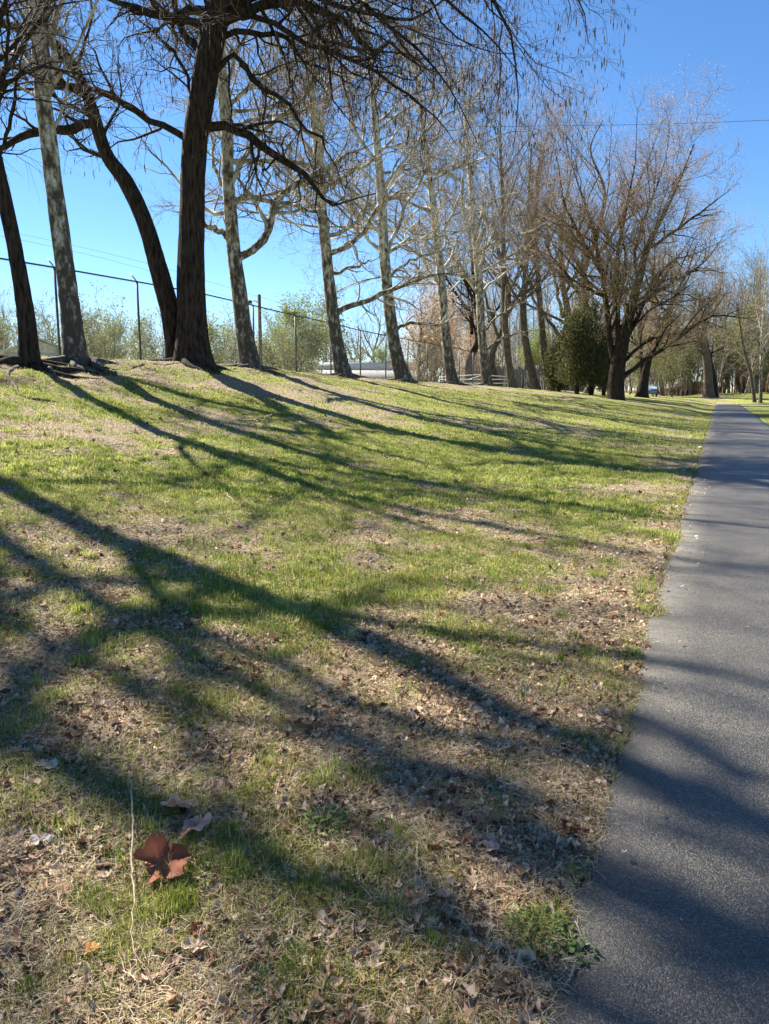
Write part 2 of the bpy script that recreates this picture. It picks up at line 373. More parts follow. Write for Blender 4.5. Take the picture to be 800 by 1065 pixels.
def tree(name, label, cat, base, trunk, trad, limbs=(), auto=14, seed=0, bark='bark', twig='twig', group='bare trees along the top of the bank',
         n2=1.6, n3=3.2, n4=5, fine=1.0, up=.12, tmin=.35, limblen=(.28, .5), ang=(35, 75), leaves=None, pods=0, minr=.006, droop=0, sides=20, flr=.45, roots=0, twigang=(25, 65), l4=True, whip=(.45, .9), wan=1.0, ratio1=.42):
    """base: world point; trunk: list of world points; limbs: list of (world pts, r0, r1)"""
    rg = np.random.default_rng(seed + 100)
    base = np.asarray(base, float); root = thing(name, label, cat, base, group)
    T = spline(trunk, 74) - base
    z0 = T[0].copy(); T = np.vstack([z0 + (0, 0, -.35), T])
    tr = np.interp(np.linspace(0, 1, 75), np.linspace(0, 1, len(trad)), trad)
    wob = rg.normal(size=T.shape) * tr[:, None] * .012; wob[:2] = 0; T = T + wob
    g = Geo(); v, q = trunk_mesh(T, tr, sides, rg, flr); g.add(v, q)
    for k in range(roots):
        aa = 6.28 * k / roots + rg.random() * .8; ln = rg.uniform(.9, 1.9); pts = []
        for s in np.linspace(0, 1, 8):
            aa2 = aa + .5 * math.sin(s * 3 + k); dd = tr[1] * .7 + ln * s
            x, y = base[0] + dd * math.cos(aa2), base[1] + dd * math.sin(aa2)
            pts.append((x - base[0], y - base[1], float(hxy(x, y)) - base[2] + .10 * (1 - s) ** 1.5 - .02 - .04 * s))
        g.tube(pts, np.linspace(.13, .035, 8), 8)
    obj('trunk', g.mesh('trunk', True), M[bark], root)
    L1P, L1R = [], []
    for (pts, r0, r1) in limbs:
        P = spline(pts, 16) - base; P[1:] += rg.normal(size=(15, 3)) * .035
        r = np.linspace(r0, r1, 16) * np.concatenate([np.ones(8), np.linspace(1, .3, 8)]); g = Geo(); v, q = tubes(P[None], r[None], 8, .12, rg); g.add(v, q)
        obj('limb', g.mesh('limb', True), M[bark], root)
        L1P.append(P[2::2][:8] if False else P[::2]); L1R.append(r[::2])
    A, AR = spawn(T[None], tr[None], auto, limblen, ratio1, ang, 8, .13 * wan, up, rg, tmin=tmin, taper=.2, droop=droop)
    C = Geo(); BG = Geo()
    if len(A):
        v, q = tubes(A, AR, 6); BG.add(v, q)
    if L1P:
        A = np.concatenate([A, np.array(L1P)]); AR = np.concatenate([AR, np.array(L1R)])
    # the leader of the trunk carries twigs too
    top = T[-17:-1:2][None]; A = np.concatenate([A, top]); AR = np.concatenate([AR, tr[None, -17:-1:2]])
    B, BR = spawn(A, AR, lambda L: np.clip(np.round(L * n2 * fine), 3, 16), (.22, .5), .55, (30, 70), 7, .17 * wan, up, rg, tmin=.12, taper=.25, minr=minr * 1.2, droop=droop)
    v, q = tubes(B, BR, 4); BG.add(v, q); obj('branches', BG.mesh('branches', True), M[bark if bark != 'syc' else 'sycb'], root)
    D, DR = spawn(B, BR, lambda L: np.clip(np.round(L * n3 * fine), 2, 12), (.28, .6), .6, twigang, 5, .2, up, rg, tmin=.15, taper=.35, minr=minr, droop=droop * 1.5)
    v, q = tubes(D, DR, 3); C.add(v, q)
    tips = D
    if l4:
        E_, ER = spawn(D, DR, lambda L: np.clip(np.round(L * n4 * fine), 1, 8), whip, .7, twigang, 4, .22, up, rg, tmin=.15, taper=.4, minr=minr * .8, droop=droop * 2)
        v, q = tubes(E_, ER, 3); C.add(v, q); tips = E_
    obj('crown', C.mesh('crown', False), M[twig], root)
    if leaves:
        n, size, spread, c1, c2, transl = leaves
        leafmesh(root, tips, n, size, spread, c1, c2, rg)
    if pods:
        k = rg.integers(0, len(tips), pods); t = rg.random(pods)[:, None]
        s = tips[k, -2] * t + tips[k, -1] * (1 - t)
        ln = rg.uniform(.08, .22, pods); e = s + np.stack([rg.normal(size=pods) * .012, rg.normal(size=pods) * .012, -ln], -1)
        P = np.stack([s, s * .5 + e * .5, e], 1); rr = np.tile([.003, .013, .004], (pods, 1))
        v, q = tubes(P, rr, 4); g = Geo(); g.add(v, q); obj('catkins', g.mesh('catkins'), M['twigd'], root, kind='stuff')
    TREES.append(root); return root
def leafmesh(root, tips, n, size, spread, c1, c2, rg):
    k = rg.integers(0, len(tips), n); j = rg.integers(1, tips.shape[1], n)
    s = tips[k, j] + rg.normal(size=(n, 3)) * spread
    a = norm(rg.normal(size=(n, 3))); b = norm(np.cross(a, rg.normal(size=(n, 3))))
    sz = size * rg.uniform(.5, 1.3, n)[:, None]
    v = np.stack([s - a * sz, s + b * sz * .45, s + a * sz, s - b * sz * .45], 1)
    me = mesh_np('foliage', v, np.arange(4 * n).reshape(-1, 4))
    t = rg.random((n, 1)); c = np.array(c1) * (1 - t) + np.array(c2) * t; c = c * rg.uniform(.75, 1.2, (n, 1))
    at_ = me.attributes.new('tint', 'FLOAT_COLOR', 'POINT')
    at_.data.foreach_set('color', np.repeat(np.hstack([c, np.ones((n, 1))]), 4, 0).astype(np.float32).ravel())
    obj('foliage', me, M['blades'], root)
def copy_tree(src, label, base, rz, sc=1.0, group=None, name=None):
    r = src.copy(); COL.objects.link(r); r.location = [float(c) for c in base]; r.rotation_euler = (0, 0, rz); r.scale = (sc, sc, sc)
    r['label'] = label
    if group: r['group'] = group
    for ch in list(src.children):
        c = ch.copy(); COL.objects.link(c); c.parent = r
    return r
def tp(pts, Y, by=None, wob=1.0, rg=np.random.default_rng(5)):
    """traced pixel column -> world points at depth Y (a third value is metres nearer/farther)"""
    return [at(p[0], p[1], Y, p[2] if len(p) > 2 else 0) for p in pts]
def limbsof(Y, L, side=None):
    out = []
    for i, (pts, r0, r1) in enumerate(L):
        n = len(pts); s = (-1) ** i * 1.0
        pp = [at(p[0], p[1], Y, (p[2] if len(p) > 2 else s * 1.6 * (j / (n - 1)) ** 1.3)) for j, p in enumerate(pts)]
        out.append((pp, r0, r1))
    return out
def rowtree(px, v, trunk, trad, limbs, **k):
    b = row(px, v); Y = b[1]
    pts = tp(trunk, Y); pts[0] = b
    return tree(base=b, trunk=pts, trad=trad, limbs=limbsof(Y, limbs), **k)
G1 = 'bare trees along the top of the bank'
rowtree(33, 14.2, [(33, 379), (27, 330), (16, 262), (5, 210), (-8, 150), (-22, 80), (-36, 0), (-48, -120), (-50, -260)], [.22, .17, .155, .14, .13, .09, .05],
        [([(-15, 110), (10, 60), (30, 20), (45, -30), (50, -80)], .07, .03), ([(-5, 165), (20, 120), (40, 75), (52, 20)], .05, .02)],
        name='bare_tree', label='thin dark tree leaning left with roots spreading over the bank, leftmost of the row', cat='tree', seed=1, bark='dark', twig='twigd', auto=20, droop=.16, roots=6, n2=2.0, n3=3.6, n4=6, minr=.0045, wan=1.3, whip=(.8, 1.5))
rowtree(80, 14.7, [(80, 374), (74, 330), (67, 270), (58, 205), (50, 140), (44, 90), (40, 40), (37, 0), (35, -80), (40, -200), (38, -330)], [.29, .235, .22, .205, .18, .15, .12, .09, .05, .03],
        [([(50, 140), (38, 85), (20, 62), (8, 45), (2, 15), (-8, -30)], .08, .03), ([(45, 100), (60, 70), (68, 20), (95, -40), (110, -110)], .08, .03),
         ([(40, 30), (22, 5), (-10, -20), (-60, -60)], .07, .02)],
        name='sycamore_tree', label='grey flaky sycamore in front of the first fence post, with a thick root running right', cat='tree', seed=2, bark='syc', twig='twigs', auto=16, roots=5, ratio1=.3, wan=1.4, ang=(45, 95), n2=2.0, n3=3.6, limblen=(.2, .38))
rowtree(187, 15.0, [(187, 372), (178, 330), (165, 280), (150, 230), (131, 190), (113, 165), (103, 140), (97, 118), (88, 92), (75, 67), (58, 47), (38, 35), (8, 26), (-35, 12), (-90, -15)], [.38, .31, .275, .25, .23, .20, .17, .15, .13, .12, .08, .05],
        [([(97, 116, 0), (93, 129, 0), (75, 134, -.2), (50, 136, -.3), (30, 142, -.5), (10, 157, -.8), (-25, 178, -1)], .16, .07),
         ([(60, 50), (52, 30), (60, 8), (72, -15), (80, -60)], .11, .05), ([(50, 42), (40, 15), (10, -5), (-30, -30)], .10, .04)],
        name='bare_tree', label='dark tree curving up left from the foot of the big black trunk', cat='tree', seed=3, bark='dark', twig='twigd', auto=16, tmin=.45, limblen=(.2, .36), n2=2.0, n3=3.6, n4=6, wan=1.4, minr=.005)
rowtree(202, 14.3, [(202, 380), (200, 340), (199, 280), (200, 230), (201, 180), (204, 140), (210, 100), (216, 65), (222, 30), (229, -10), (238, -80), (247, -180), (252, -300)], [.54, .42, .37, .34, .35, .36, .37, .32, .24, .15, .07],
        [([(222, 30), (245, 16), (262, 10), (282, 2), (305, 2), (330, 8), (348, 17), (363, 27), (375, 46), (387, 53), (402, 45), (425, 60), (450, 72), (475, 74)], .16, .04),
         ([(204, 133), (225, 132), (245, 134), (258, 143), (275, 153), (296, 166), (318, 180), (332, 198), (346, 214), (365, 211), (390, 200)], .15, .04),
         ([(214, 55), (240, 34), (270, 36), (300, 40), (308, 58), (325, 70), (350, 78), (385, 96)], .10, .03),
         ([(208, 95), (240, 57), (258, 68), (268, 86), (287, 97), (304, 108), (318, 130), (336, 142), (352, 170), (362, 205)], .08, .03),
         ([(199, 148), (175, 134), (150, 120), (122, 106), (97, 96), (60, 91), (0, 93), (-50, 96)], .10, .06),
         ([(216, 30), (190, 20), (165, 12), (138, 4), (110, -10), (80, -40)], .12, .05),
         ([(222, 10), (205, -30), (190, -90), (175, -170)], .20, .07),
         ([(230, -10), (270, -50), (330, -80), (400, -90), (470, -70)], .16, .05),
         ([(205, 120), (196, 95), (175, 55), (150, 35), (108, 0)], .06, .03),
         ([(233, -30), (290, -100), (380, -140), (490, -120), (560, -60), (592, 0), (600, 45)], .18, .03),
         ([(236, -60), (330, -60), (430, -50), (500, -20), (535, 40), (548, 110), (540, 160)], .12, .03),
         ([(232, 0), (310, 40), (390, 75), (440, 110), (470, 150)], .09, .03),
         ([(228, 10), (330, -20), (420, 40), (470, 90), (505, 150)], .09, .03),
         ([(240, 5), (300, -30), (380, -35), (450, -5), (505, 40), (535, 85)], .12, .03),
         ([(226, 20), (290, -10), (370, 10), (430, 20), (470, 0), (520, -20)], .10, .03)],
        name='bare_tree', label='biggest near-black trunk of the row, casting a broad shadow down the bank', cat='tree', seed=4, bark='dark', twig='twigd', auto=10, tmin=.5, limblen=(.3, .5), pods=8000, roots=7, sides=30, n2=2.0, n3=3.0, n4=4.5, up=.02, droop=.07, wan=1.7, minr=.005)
rowtree(262, 15.0, [(262, 382), (255, 350), (248, 300), (242, 250), (238, 200), (236, 150), (233, 110), (231, 80), (230, 40), (232, -20), (229, -110), (234, -230)], [.34, .28, .24, .22, .19, .155, .12, .09, .06, .035],
        [([(248, 268), (262, 260), (277, 247), (279, 226), (284, 210), (300, 195), (320, 183), (340, 174), (358, 163), (385, 150), (415, 138)], .15, .05),
         ([(240, 222), (247, 210), (262, 206), (280, 209), (305, 213), (330, 221), (355, 235), (378, 246)], .09, .03),
         ([(234, 112), (250, 95), (268, 84), (287, 73), (310, 60), (330, 45), (350, 32)], .09, .03),
         ([(242, 250), (232, 242), (222, 234), (214, 227)], .11, .08), ([(238, 200), (228, 188), (220, 172), (216, 150), (205, 120), (180, 100)], .07, .03),
         ([(232, 90), (250, 52), (268, 25), (284, 5), (300, -35)], .08, .03)],
        name='sycamore_tree', label='pale sycamore just right of the biggest black trunk, with a crooked low limb', cat='tree', seed=5, bark='syc', twig='twig', auto=22, up=.10, wan=1.5, tmin=.28, ang=(45, 95), limblen=(.25, .42), n2=2.0, n3=2.7, ratio1=.42, roots=4, flr=.6)
rowtree(357, 14.7, [(357, 390), (349, 350), (343, 300), (338, 250), (334, 210), (331, 160), (326, 110), (321, 60), (316, 10), (312, -60), (306, -140)], [.32, .26, .24, .215, .185, .15, .115, .07, .035],
        [([(349, 326), (362, 320), (385, 311), (410, 301), (435, 292), (458, 286), (488, 282)], .13, .06),
         ([(340, 265), (358, 259), (374, 247), (385, 227), (400, 210), (420, 196), (448, 184)], .12, .05),
         ([(342, 286), (370, 277), (396, 267)], .08, .04), ([(333, 200), (350, 188), (375, 175), (400, 160), (430, 150)], .09, .03),
         ([(327, 120), (305, 95), (285, 60), (262, 30)], .08, .03), ([(322, 70), (345, 40), (370, 20), (400, -10)], .08, .03)],
        name='sycamore_tree', label='sycamore in front of the pale roofed building, with long bare limbs reaching right', cat='tree', seed=6, bark='syc', twig='twig', auto=28, up=.10, wan=1.5, tmin=.28, ang=(45, 95), limblen=(.25, .42), n2=2.0, n3=2.7, ratio1=.42, roots=4, flr=.6)
rowtree(420, 14.7, [(420, 397), (412, 370), (406, 330), (402, 290), (399, 250), (397, 210), (394, 170), (390, 120), (386, 70), (381, 10), (376, -50)], [.38, .30, .28, .24, .20, .15, .10, .05],
        [([(411, 345), (418, 338), (440, 336), (462, 338), (471, 328), (485, 320), (500, 318)], .09, .04), ([(401, 290), (430, 270), (455, 262), (480, 250)], .08, .03),
         ([(399, 240), (380, 220), (365, 200), (350, 170)], .09, .03), ([(396, 200), (425, 160), (450, 120), (465, 80)], .10, .03)],
        name='sycamore_tree', label='leaning sycamore whose low hooked limb crosses to the next trunk', cat='tree', seed=8, bark='syc', twig='twig', auto=30, up=.10, wan=1.5, tmin=.28, ang=(45, 95), limblen=(.25, .42), n2=2.0, n3=2.7, ratio1=.42, roots=4, flr=.6, minr=.007)
rowtree(471, 14.7, [(471, 399), (466, 370), (462, 330), (459, 290), (455, 250), (449, 200), (441, 140), (434, 80), (430, 20)], [.34, .28, .25, .22, .17, .12, .05],
        [([(455, 250), (475, 215), (485, 180), (490, 140)], .10, .03), ([(460, 300), (440, 270), (430, 240), (425, 200)], .08, .03)],
        name='sycamore_tree', label='mottled sycamore standing left of the white railing', cat='tree', seed=9, bark='syc', twig='twig', auto=32, up=.10, wan=1.5, tmin=.28, ang=(45, 95), limblen=(.25, .42), n2=2.0, n3=2.7, ratio1=.42, roots=4, flr=.6, minr=.007, n4=3)
rowtree(507, 14.7, [(507, 401), (503, 370), (500, 330), (498, 290), (494, 240), (489, 180), (484, 120), (480, 70)], [.36, .30, .27, .24, .18, .12, .05],
        [([(503, 345), (520, 328), (540, 318), (560, 312)], .09, .04), ([(505, 365), (520, 352), (545, 345), (565, 342)], .08, .03), ([(497, 280), (515, 240), (525, 200)], .09, .03)],
        name='sycamore_tree', label='forking sycamore with two low limbs arching right, before the white railing', cat='tree', seed=10, bark='syc', twig='twig', auto=32, up=.10, wan=1.5, tmin=.28, ang=(45, 95), limblen=(.25, .42), n2=2.0, n3=2.7, ratio1=.42, roots=4, flr=.6, minr=.007, n4=3)
rowtree(533, 14.7, [(533, 403), (528, 370), (525, 330), (524, 280), (523, 220), (521, 160), (520, 110)], [.32, .26, .22, .17, .10, .04],
        [], name='sycamore_tree', label='slim grey tree between the two forking sycamores in mid row', cat='tree', seed=11, bark='bark', twig='twig', wan=1.4, n2=1.6, n3=2.4, auto=22, up=.25, minr=.007, n4=3)
rowtree(557, 14.7, [(557, 406), (549, 370), (544, 330), (546, 290), (549, 240), (551, 190), (553, 150)], [.44, .34, .28, .20, .12, .05],
        [([(546, 300), (565, 270), (580, 230)], .12, .04)], name='sycamore_tree', label='stout brown trunk bending right, in front of the grey board fence', cat='tree', seed=12, bark='bark', twig='twig', wan=1.4, n2=1.6, n3=2.4, auto=22, up=.25, minr=.008, n4=2.4, leaves=(9000, .04, .25, (.36, .26, .19), (.44, .34, .24), .4))
rowtree(573, 14.0, [(573, 406), (567, 370), (563, 330), (559, 280), (558, 230), (560, 180), (562, 150)], [.40, .32, .26, .18, .10, .05],
        [], name='sycamore_tree', label='straight grey trunk just left of the evergreen clump', cat='tree', seed=13, bark='bark', twig='twig', wan=1.4, n2=1.6, n3=2.4, auto=22, up=.25, minr=.008, n4=2.4, leaves=(9000, .04, .25, (.36, .26, .19), (.44, .34, .24), .4))
# big spreading tree by the path
bw = row(641, 6.2); YW = bw[1]
tree(name='spreading_tree', label='large wide-crowned tree with a dark forked trunk, standing alone left of the path', cat='tree', base=bw,
     trunk=[bw] + tp([(641, 390), (646, 360), (654, 330), (663, 298), (672, 262), (684, 235), (697, 210), (712, 175), (722, 150)], YW), trad=[.62, .52, .46, .34, .27, .21, .15, .10, .06, .04],
     limbs=limbsof(YW, [([(641, 385), (636, 355), (632, 320), (629, 285), (622, 245), (610, 205), (597, 165), (592, 125)], .24, .03),
                        ([(643, 372), (643, 335), (640, 300), (639, 265), (648, 215), (655, 165), (655, 112)], .2, .03),
                        ([(646, 355), (662, 335), (675, 305), (688, 285), (708, 270), (735, 262), (765, 250)], .18, .03),
                        ([(645, 395), (660, 382), (680, 367), (702, 352), (725, 335), (745, 327), (762, 331), (777, 330), (783, 322)], .18, .04),
                        ([(647, 378), (665, 362), (690, 350), (715, 347), (742, 343)], .13, .04),
                        ([(663, 295), (660, 260), (672, 215), (685, 170), (688, 125)], .13, .03),
                        ([(656, 325), (690, 300), (720, 285), (748, 262), (770, 235)], .16, .03), ([(672, 262), (700, 240), (730, 215), (758, 190)], .13, .03), ([(632, 310), (612, 300), (592, 285), (575, 262), (566, 235)], .12, .03),
                        ([(629, 285), (612, 262), (597, 240), (582, 205), (575, 165)], .14, .04), ([(629, 290), (610, 285), (600, 270), (588, 255)], .1, .04)]),
     auto=20, tmin=.34, ratio1=.25, flr=.22, seed=20, bark='dark', twig='twigy', group='trees beside the path', up=.10, minr=.0085, n2=2.0, n3=3.2, n4=4.2, limblen=(.26, .42), droop=.03, ang=(25, 70), whip=(.7, 1.3), wan=1.25,
     leaves=(52000, .042, .26, (.40, .25, .16), (.46, .34, .19), .4))
bx = row(668, 7.0); YX = bx[1]
tree(name='bare_tree', label='dark multi-stemmed tree leaning right behind the large wide-crowned tree', cat='tree', base=bx,
     trunk=[bx] + tp([(670, 395), (674, 375), (682, 350), (694, 325), (706, 300), (716, 280), (724, 255)], YX), trad=[.6, .42, .36, .3, .2, .12, .05],
     limbs=limbsof(YX, [([(669, 400), (668, 375), (668, 345), (664, 315), (660, 280)], .26, .06), ([(674, 372), (690, 352), (712, 342), (735, 325), (752, 300)], .2, .05)]),
     auto=14, tmin=.35, seed=21, bark='dark', twig='twig', group='trees beside the path', minr=.012, n4=3, droop=.05)

# prototypes for the trees farther off
def proto_tree(seed, H, r, **k):
    rg = np.random.default_rng(seed); b = np.zeros(3)
    pts = [b] + [np.array([rg.normal() * .02 * H, rg.normal() * .02 * H, H * t]) for t in (.15, .3, .45, .6, .75, .9, 1)]
    lb = []
    for i in range(4):
        a = i * 1.57 + rg.random(); z = H * (.22 + .09 * i); s = H * .26
        lb.append(([np.array([0, 0, z]), np.array([math.cos(a) * s * .35, math.sin(a) * s * .35, z + s * .45]), np.array([math.cos(a) * s * .7, math.sin(a) * s * .7, z + s * 1.0]), np.array([math.cos(a) * s, math.sin(a) * s, z + s * 1.7])], r * .5, r * .12))
    kw = dict(auto=16, up=.22, tmin=.25, n2=1.3, n3=2.0, n4=2.0, minr=.010, sides=8); kw.update(k)
    return tree(base=b, trunk=pts, trad=[r * 1.15, r, r * .8, r * .55, r * .3, r * .1], limbs=lb, seed=seed, **kw)
GB = 'trees beyond the bank'
bare = [proto_tree(201, 16, .28, name='bare_tree', label='x', cat='tree', group=GB, bark='bark', twig='twig'),
        proto_tree(202, 15, .24, name='bare_tree', label='x', cat='tree', group=GB, bark='bark', twig='twigs'),
        proto_tree(203, 17, .30, name='bare_tree', label='x', cat='tree', group=GB, bark='dark', twig='twig', up=.3)]
leafg = [proto_tree(211, 10, .16, name='leafing_tree', label='x', cat='tree', group=GB, bark='bark', twig='twig', tmin=.12, auto=16, n4=2.0, l4=False, minr=.02, leaves=(13000, .13, .5, (.16, .21, .05), (.30, .33, .10), .4)),
         proto_tree(212, 9, .15, name='leafing_tree', label='x', cat='tree', group=GB, bark='bark', twig='twigs', tmin=.12, auto=16, l4=False, minr=.02, leaves=(8000, .12, .45, (.17, .20, .06), (.28, .29, .10), .4))]
beech = proto_tree(221, 12, .2, name='brown_leaved_tree', label='x', cat='tree', group=GB, bark='bark', twig='twig', tmin=.08, auto=20, l4=False, minr=.02, leaves=(7500, .12, .55, (.42, .28, .18), (.56, .42, .30), .45))
shrub = proto_tree(231, 4.2, .07, name='bare_shrub', label='x', cat='shrub', group='shrubs beyond the bank', bark='bark', twig='twig', tmin=.03, auto=26, minr=.012, limblen=(.5, .9), leaves=(2600, .07, .3, (.15, .17, .06), (.24, .25, .10), .35))
used = set()
def plant(src, label, px, Y, H, srcH, rz=None, group=None):
    a, b, c = ray(px, 400); x = a / b * Y; z = float(hxy(x, Y)) - .05
    rz = px * .37 if rz is None else rz
    s = H / srcH
    if id(src) not in used:
        used.add(id(src)); src.location = (x, Y, z); src.rotation_euler = (0, 0, rz); src.scale = (s, s, s); src['label'] = label
        if group: src['group'] = group
        return src
    return copy_tree(src, label, (x, Y, z), rz, s, group)
def toph(px, py, Y):        # height above the ground there that reaches image row py
    a, b, c = ray(px, py); return CAMZ + c / b * Y - float(hxy(a / b * Y, Y))
bgl = [(leafg[0], 10, -12, 84, 322, 'greenish tree beyond the fence at the far left edge'), (bare[1], 15, 8, 78, 318, 'bare grey tree behind the fence, left of the thin leaning dark tree'),
       (bare[1], 15, 52, 90, 316, 'bare tree behind the fence between the two leftmost trunks'), (leafg[1], 9, 92, 74, 332, 'broad olive bush-like tree right of the flaky sycamore base'),
       (leafg[0], 10, 116, 80, 340, 'rounded yellow-green tree left of the second fence post'), (leafg[1], 9, 150, 92, 345, 'low yellowish tree right of the second fence post'),
       (bare[0], 16, 172, 100, 340, 'small bare tree seen beside the foot of the curving dark tree'), (leafg[0], 10, 222, 84, 342, 'dark green tree between the black trunk and the pale sycamore'),
       (leafg[1], 9, 245, 95, 350, 'pale leafing tree just behind the pale sycamore'), (leafg[0], 10, 288, 88, 342, 'yellow-green tree right of the lamp pole'),
       (leafg[0], 10, 312, 80, 325, 'tallest yellow-green tree left of the long-limbed sycamore'), (bare[1], 15, 300, 104, 318, 'thin bare tree rising behind the yellow-green trees'),
       (leafg[1], 9, 338, 96, 320, 'leafing tree directly behind the long-limbed sycamore'), (bare[1], 15, 392, 112, 312, 'bare grey tree standing behind the pale roof'),
       (bare[0], 16, 372, 104, 330, 'dark-stemmed bare tree behind the left half of the pale roof'), (leafg[0], 10, 398, 98, 366, 'small green tree at the right end of the pale roof'),
       (beech, 12, 436, 76, 300, 'coppery tree holding dead leaves right of the leaning sycamore'), (beech, 12, 452, 84, 318, 'second coppery tree partly hidden by the mottled sycamore'),
       (beech, 12, 488, 90, 335, 'low coppery tree between the mottled and the forking sycamores'), (bare[2], 17, 490, 82, 200, 'tall dark bare tree behind the railing'),
       (bare[1], 15, 519, 72, 175, 'bare pale tree seen left of the slim grey tree'),
       (leafg[0], 10, 556, 98, 352, 'yellow-green tree above the grey board fence'),
       (bare[1], 15, 583, 86, 150, 'tall bare tree whose pale top rises beside the evergreens'), (bare[1], 15, 612, 74, 125, 'pale bare tree rising left inside the crown of the big tree'),
       (bare[0], 16, 690, 118, 285, 'bare tree in the wood behind the big spreading tree'), (bare[1], 15, 752, 140, 300, 'pale bare tree over the far end of the path'),
       (bare[2], 17, 716, 132, 300, 'dark bare tree left of the far end of the path'), (bare[0], 16, 772, 128, 295, 'bare tree to the right above the path end'),
       (bare[1], 15, 805, 112, 278, 'tall pale bare tree at the right edge'), (bare[2], 17, 830, 125, 280, 'bare tree beyond the right edge lawn')]
bgl += [(leafg[0], 10, 694, 122, 352, 'young green-leafed tree low in the gap right of the big spreading tree'), (leafg[1], 9, 718, 126, 340, 'pale leafing tree just left of the two trunks by the path end'), (leafg[0], 10, 754, 128, 345, 'green-leafed tree straight above the path end'), (leafg[1], 9, 776, 122, 330, 'pale green tree behind the thin left-leaning pale tree'), (leafg[0], 10, 812, 130, 335, 'green-leafed tree at the right edge behind the white trunk'), (leafg[1], 9, 664, 112, 350, 'yellowish tree glimpsed under the big spreading crown')]
for src, sh, px, Y, py, lab in bgl:
    plant(src, lab, px, Y, toph(px, py, Y), sh)
for px, Y, py, lab in [(20, 66, 345, 'bare shrub behind the fence near the left edge'), (60, 70, 350, 'bare shrub behind the first fence post'), (110, 62, 345, 'wide brown shrub left of the second fence post'), (165, 70, 352, 'shrub by the foot of the curving dark tree'),
                       (232, 68, 355, 'brown shrub right of the biggest black trunk'), (295, 72, 360, 'pale shrub beyond the fence right of the lamp pole'), (448, 74, 362, 'brown shrub right of the leaning sycamore'),
                       (680, 100, 372, 'shrub behind the multi-stemmed dark tree'), (700, 112, 375, 'shrub in the gap right of the big tree'), (722, 120, 378, 'shrub at the wood edge left of the path end'),
                       (762, 124, 380, 'shrub at the wood edge right of the path end'), (785, 118, 372, 'shrub below the brick chimney'), (655, 95, 370, 'shrub directly behind the big forked trunk')]:
    plant(shrub, lab, px, Y, toph(px, py, Y), 4.2)
# two trunks at the end of the path and two pale ones at the right edge
def simple(px, Y, pts, rad, label, bark, twig, seed, auto=14, **k):
    a, b, c = ray(px, 405); b0 = np.array([a / b * Y, Y, float(hxy(a / b * Y, Y))])
    return tree(name=k.pop('name', 'bare_tree'), label=label, cat='tree', base=b0, trunk=[b0] + tp(pts, Y), trad=rad, auto=auto, seed=seed, bark=bark, twig=twig, group=k.pop('group', 'trees beside the path'), minr=.014, n4=2.5, **k)
simple(738, 108, [(736, 385), (733, 360), (730, 335), (727, 305)], [.75, .6, .5, .35, .15], 'thick grey trunk at the far left side of the path end', 'bark', 'twig', 31)
simple(744, 109, [(741, 388), (737, 370), (734, 345), (738, 310)], [.5, .4, .3, .2, .1], 'darker slim trunk leaning against the thick grey one by the path end', 'dark', 'twig', 32)
simple(792, 96, [(792, 370), (793, 345), (795, 310), (798, 285)], [.22, .19, .16, .1, .05], 'slender nearly white trunk at the right edge', 'syc', 'twigs', 33, auto=18)
simple(786, 97, [(780, 385), (774, 365), (770, 340), (766, 315)], [.22, .2, .16, .1, .05], 'thin pale tree leaning left beside the nearly white trunk', 'bark', 'twigs', 34, auto=16)
# trees of the same row past the left edge: their shadows reach across the lawn
for i, (x, y, H, r, lab_) in enumerate([(-10.6, 14.4, 22, .19, 'tall dark trunk past the left edge, its long shadow crossing the lawn diagonally'), (-14.9, 17.2, 24, .20, 'dark trunk set back past the left edge, tallest crown of the bank row'), (-10.9, 13.0, 17.5, .13, 'slimmer dark trunk past the left edge, closest of the row to the camera')]):
    b0 = np.array([x, y, float(hxy(x, y))]); rg = np.random.default_rng(500 + i)
    pts = [b0] + [b0 + np.array([rg.normal() * .35, rg.normal() * .35, H * t]) for t in (.15, .3, .45, .6, .75, .9, 1)]
    lb = []
    for j in range(8 if i != 1 else 4):
        aa = rg.random() * 6.28; z = H * rg.uniform(.35, .85); s = rg.uniform(2.5, 5); p = b0 + np.array([0, 0, z])
        lb.append(([p, p + np.array([math.cos(aa) * s * .4, math.sin(aa) * s * .4, s * .2]), p + np.array([math.cos(aa + .3) * s * .8, math.sin(aa + .3) * s * .8, s * .6]), p + np.array([math.cos(aa) * s * 1.2, math.sin(aa) * s * 1.2, s * .9])], r * .5, r * .12))
    tree(name='bare_tree', label=lab_, cat='tree', base=b0, trunk=pts, trad=[r * 1.3, r * .95, r * .85, r * .65, r * .4, r * .12], limbs=lb, auto=9 if i != 1 else 5, seed=60 + i, bark='dark', twig='twigd', up=.15, group='bank trees past the left edge', n2=1.2, n3=1.8, n4=2.5, wan=1.5)

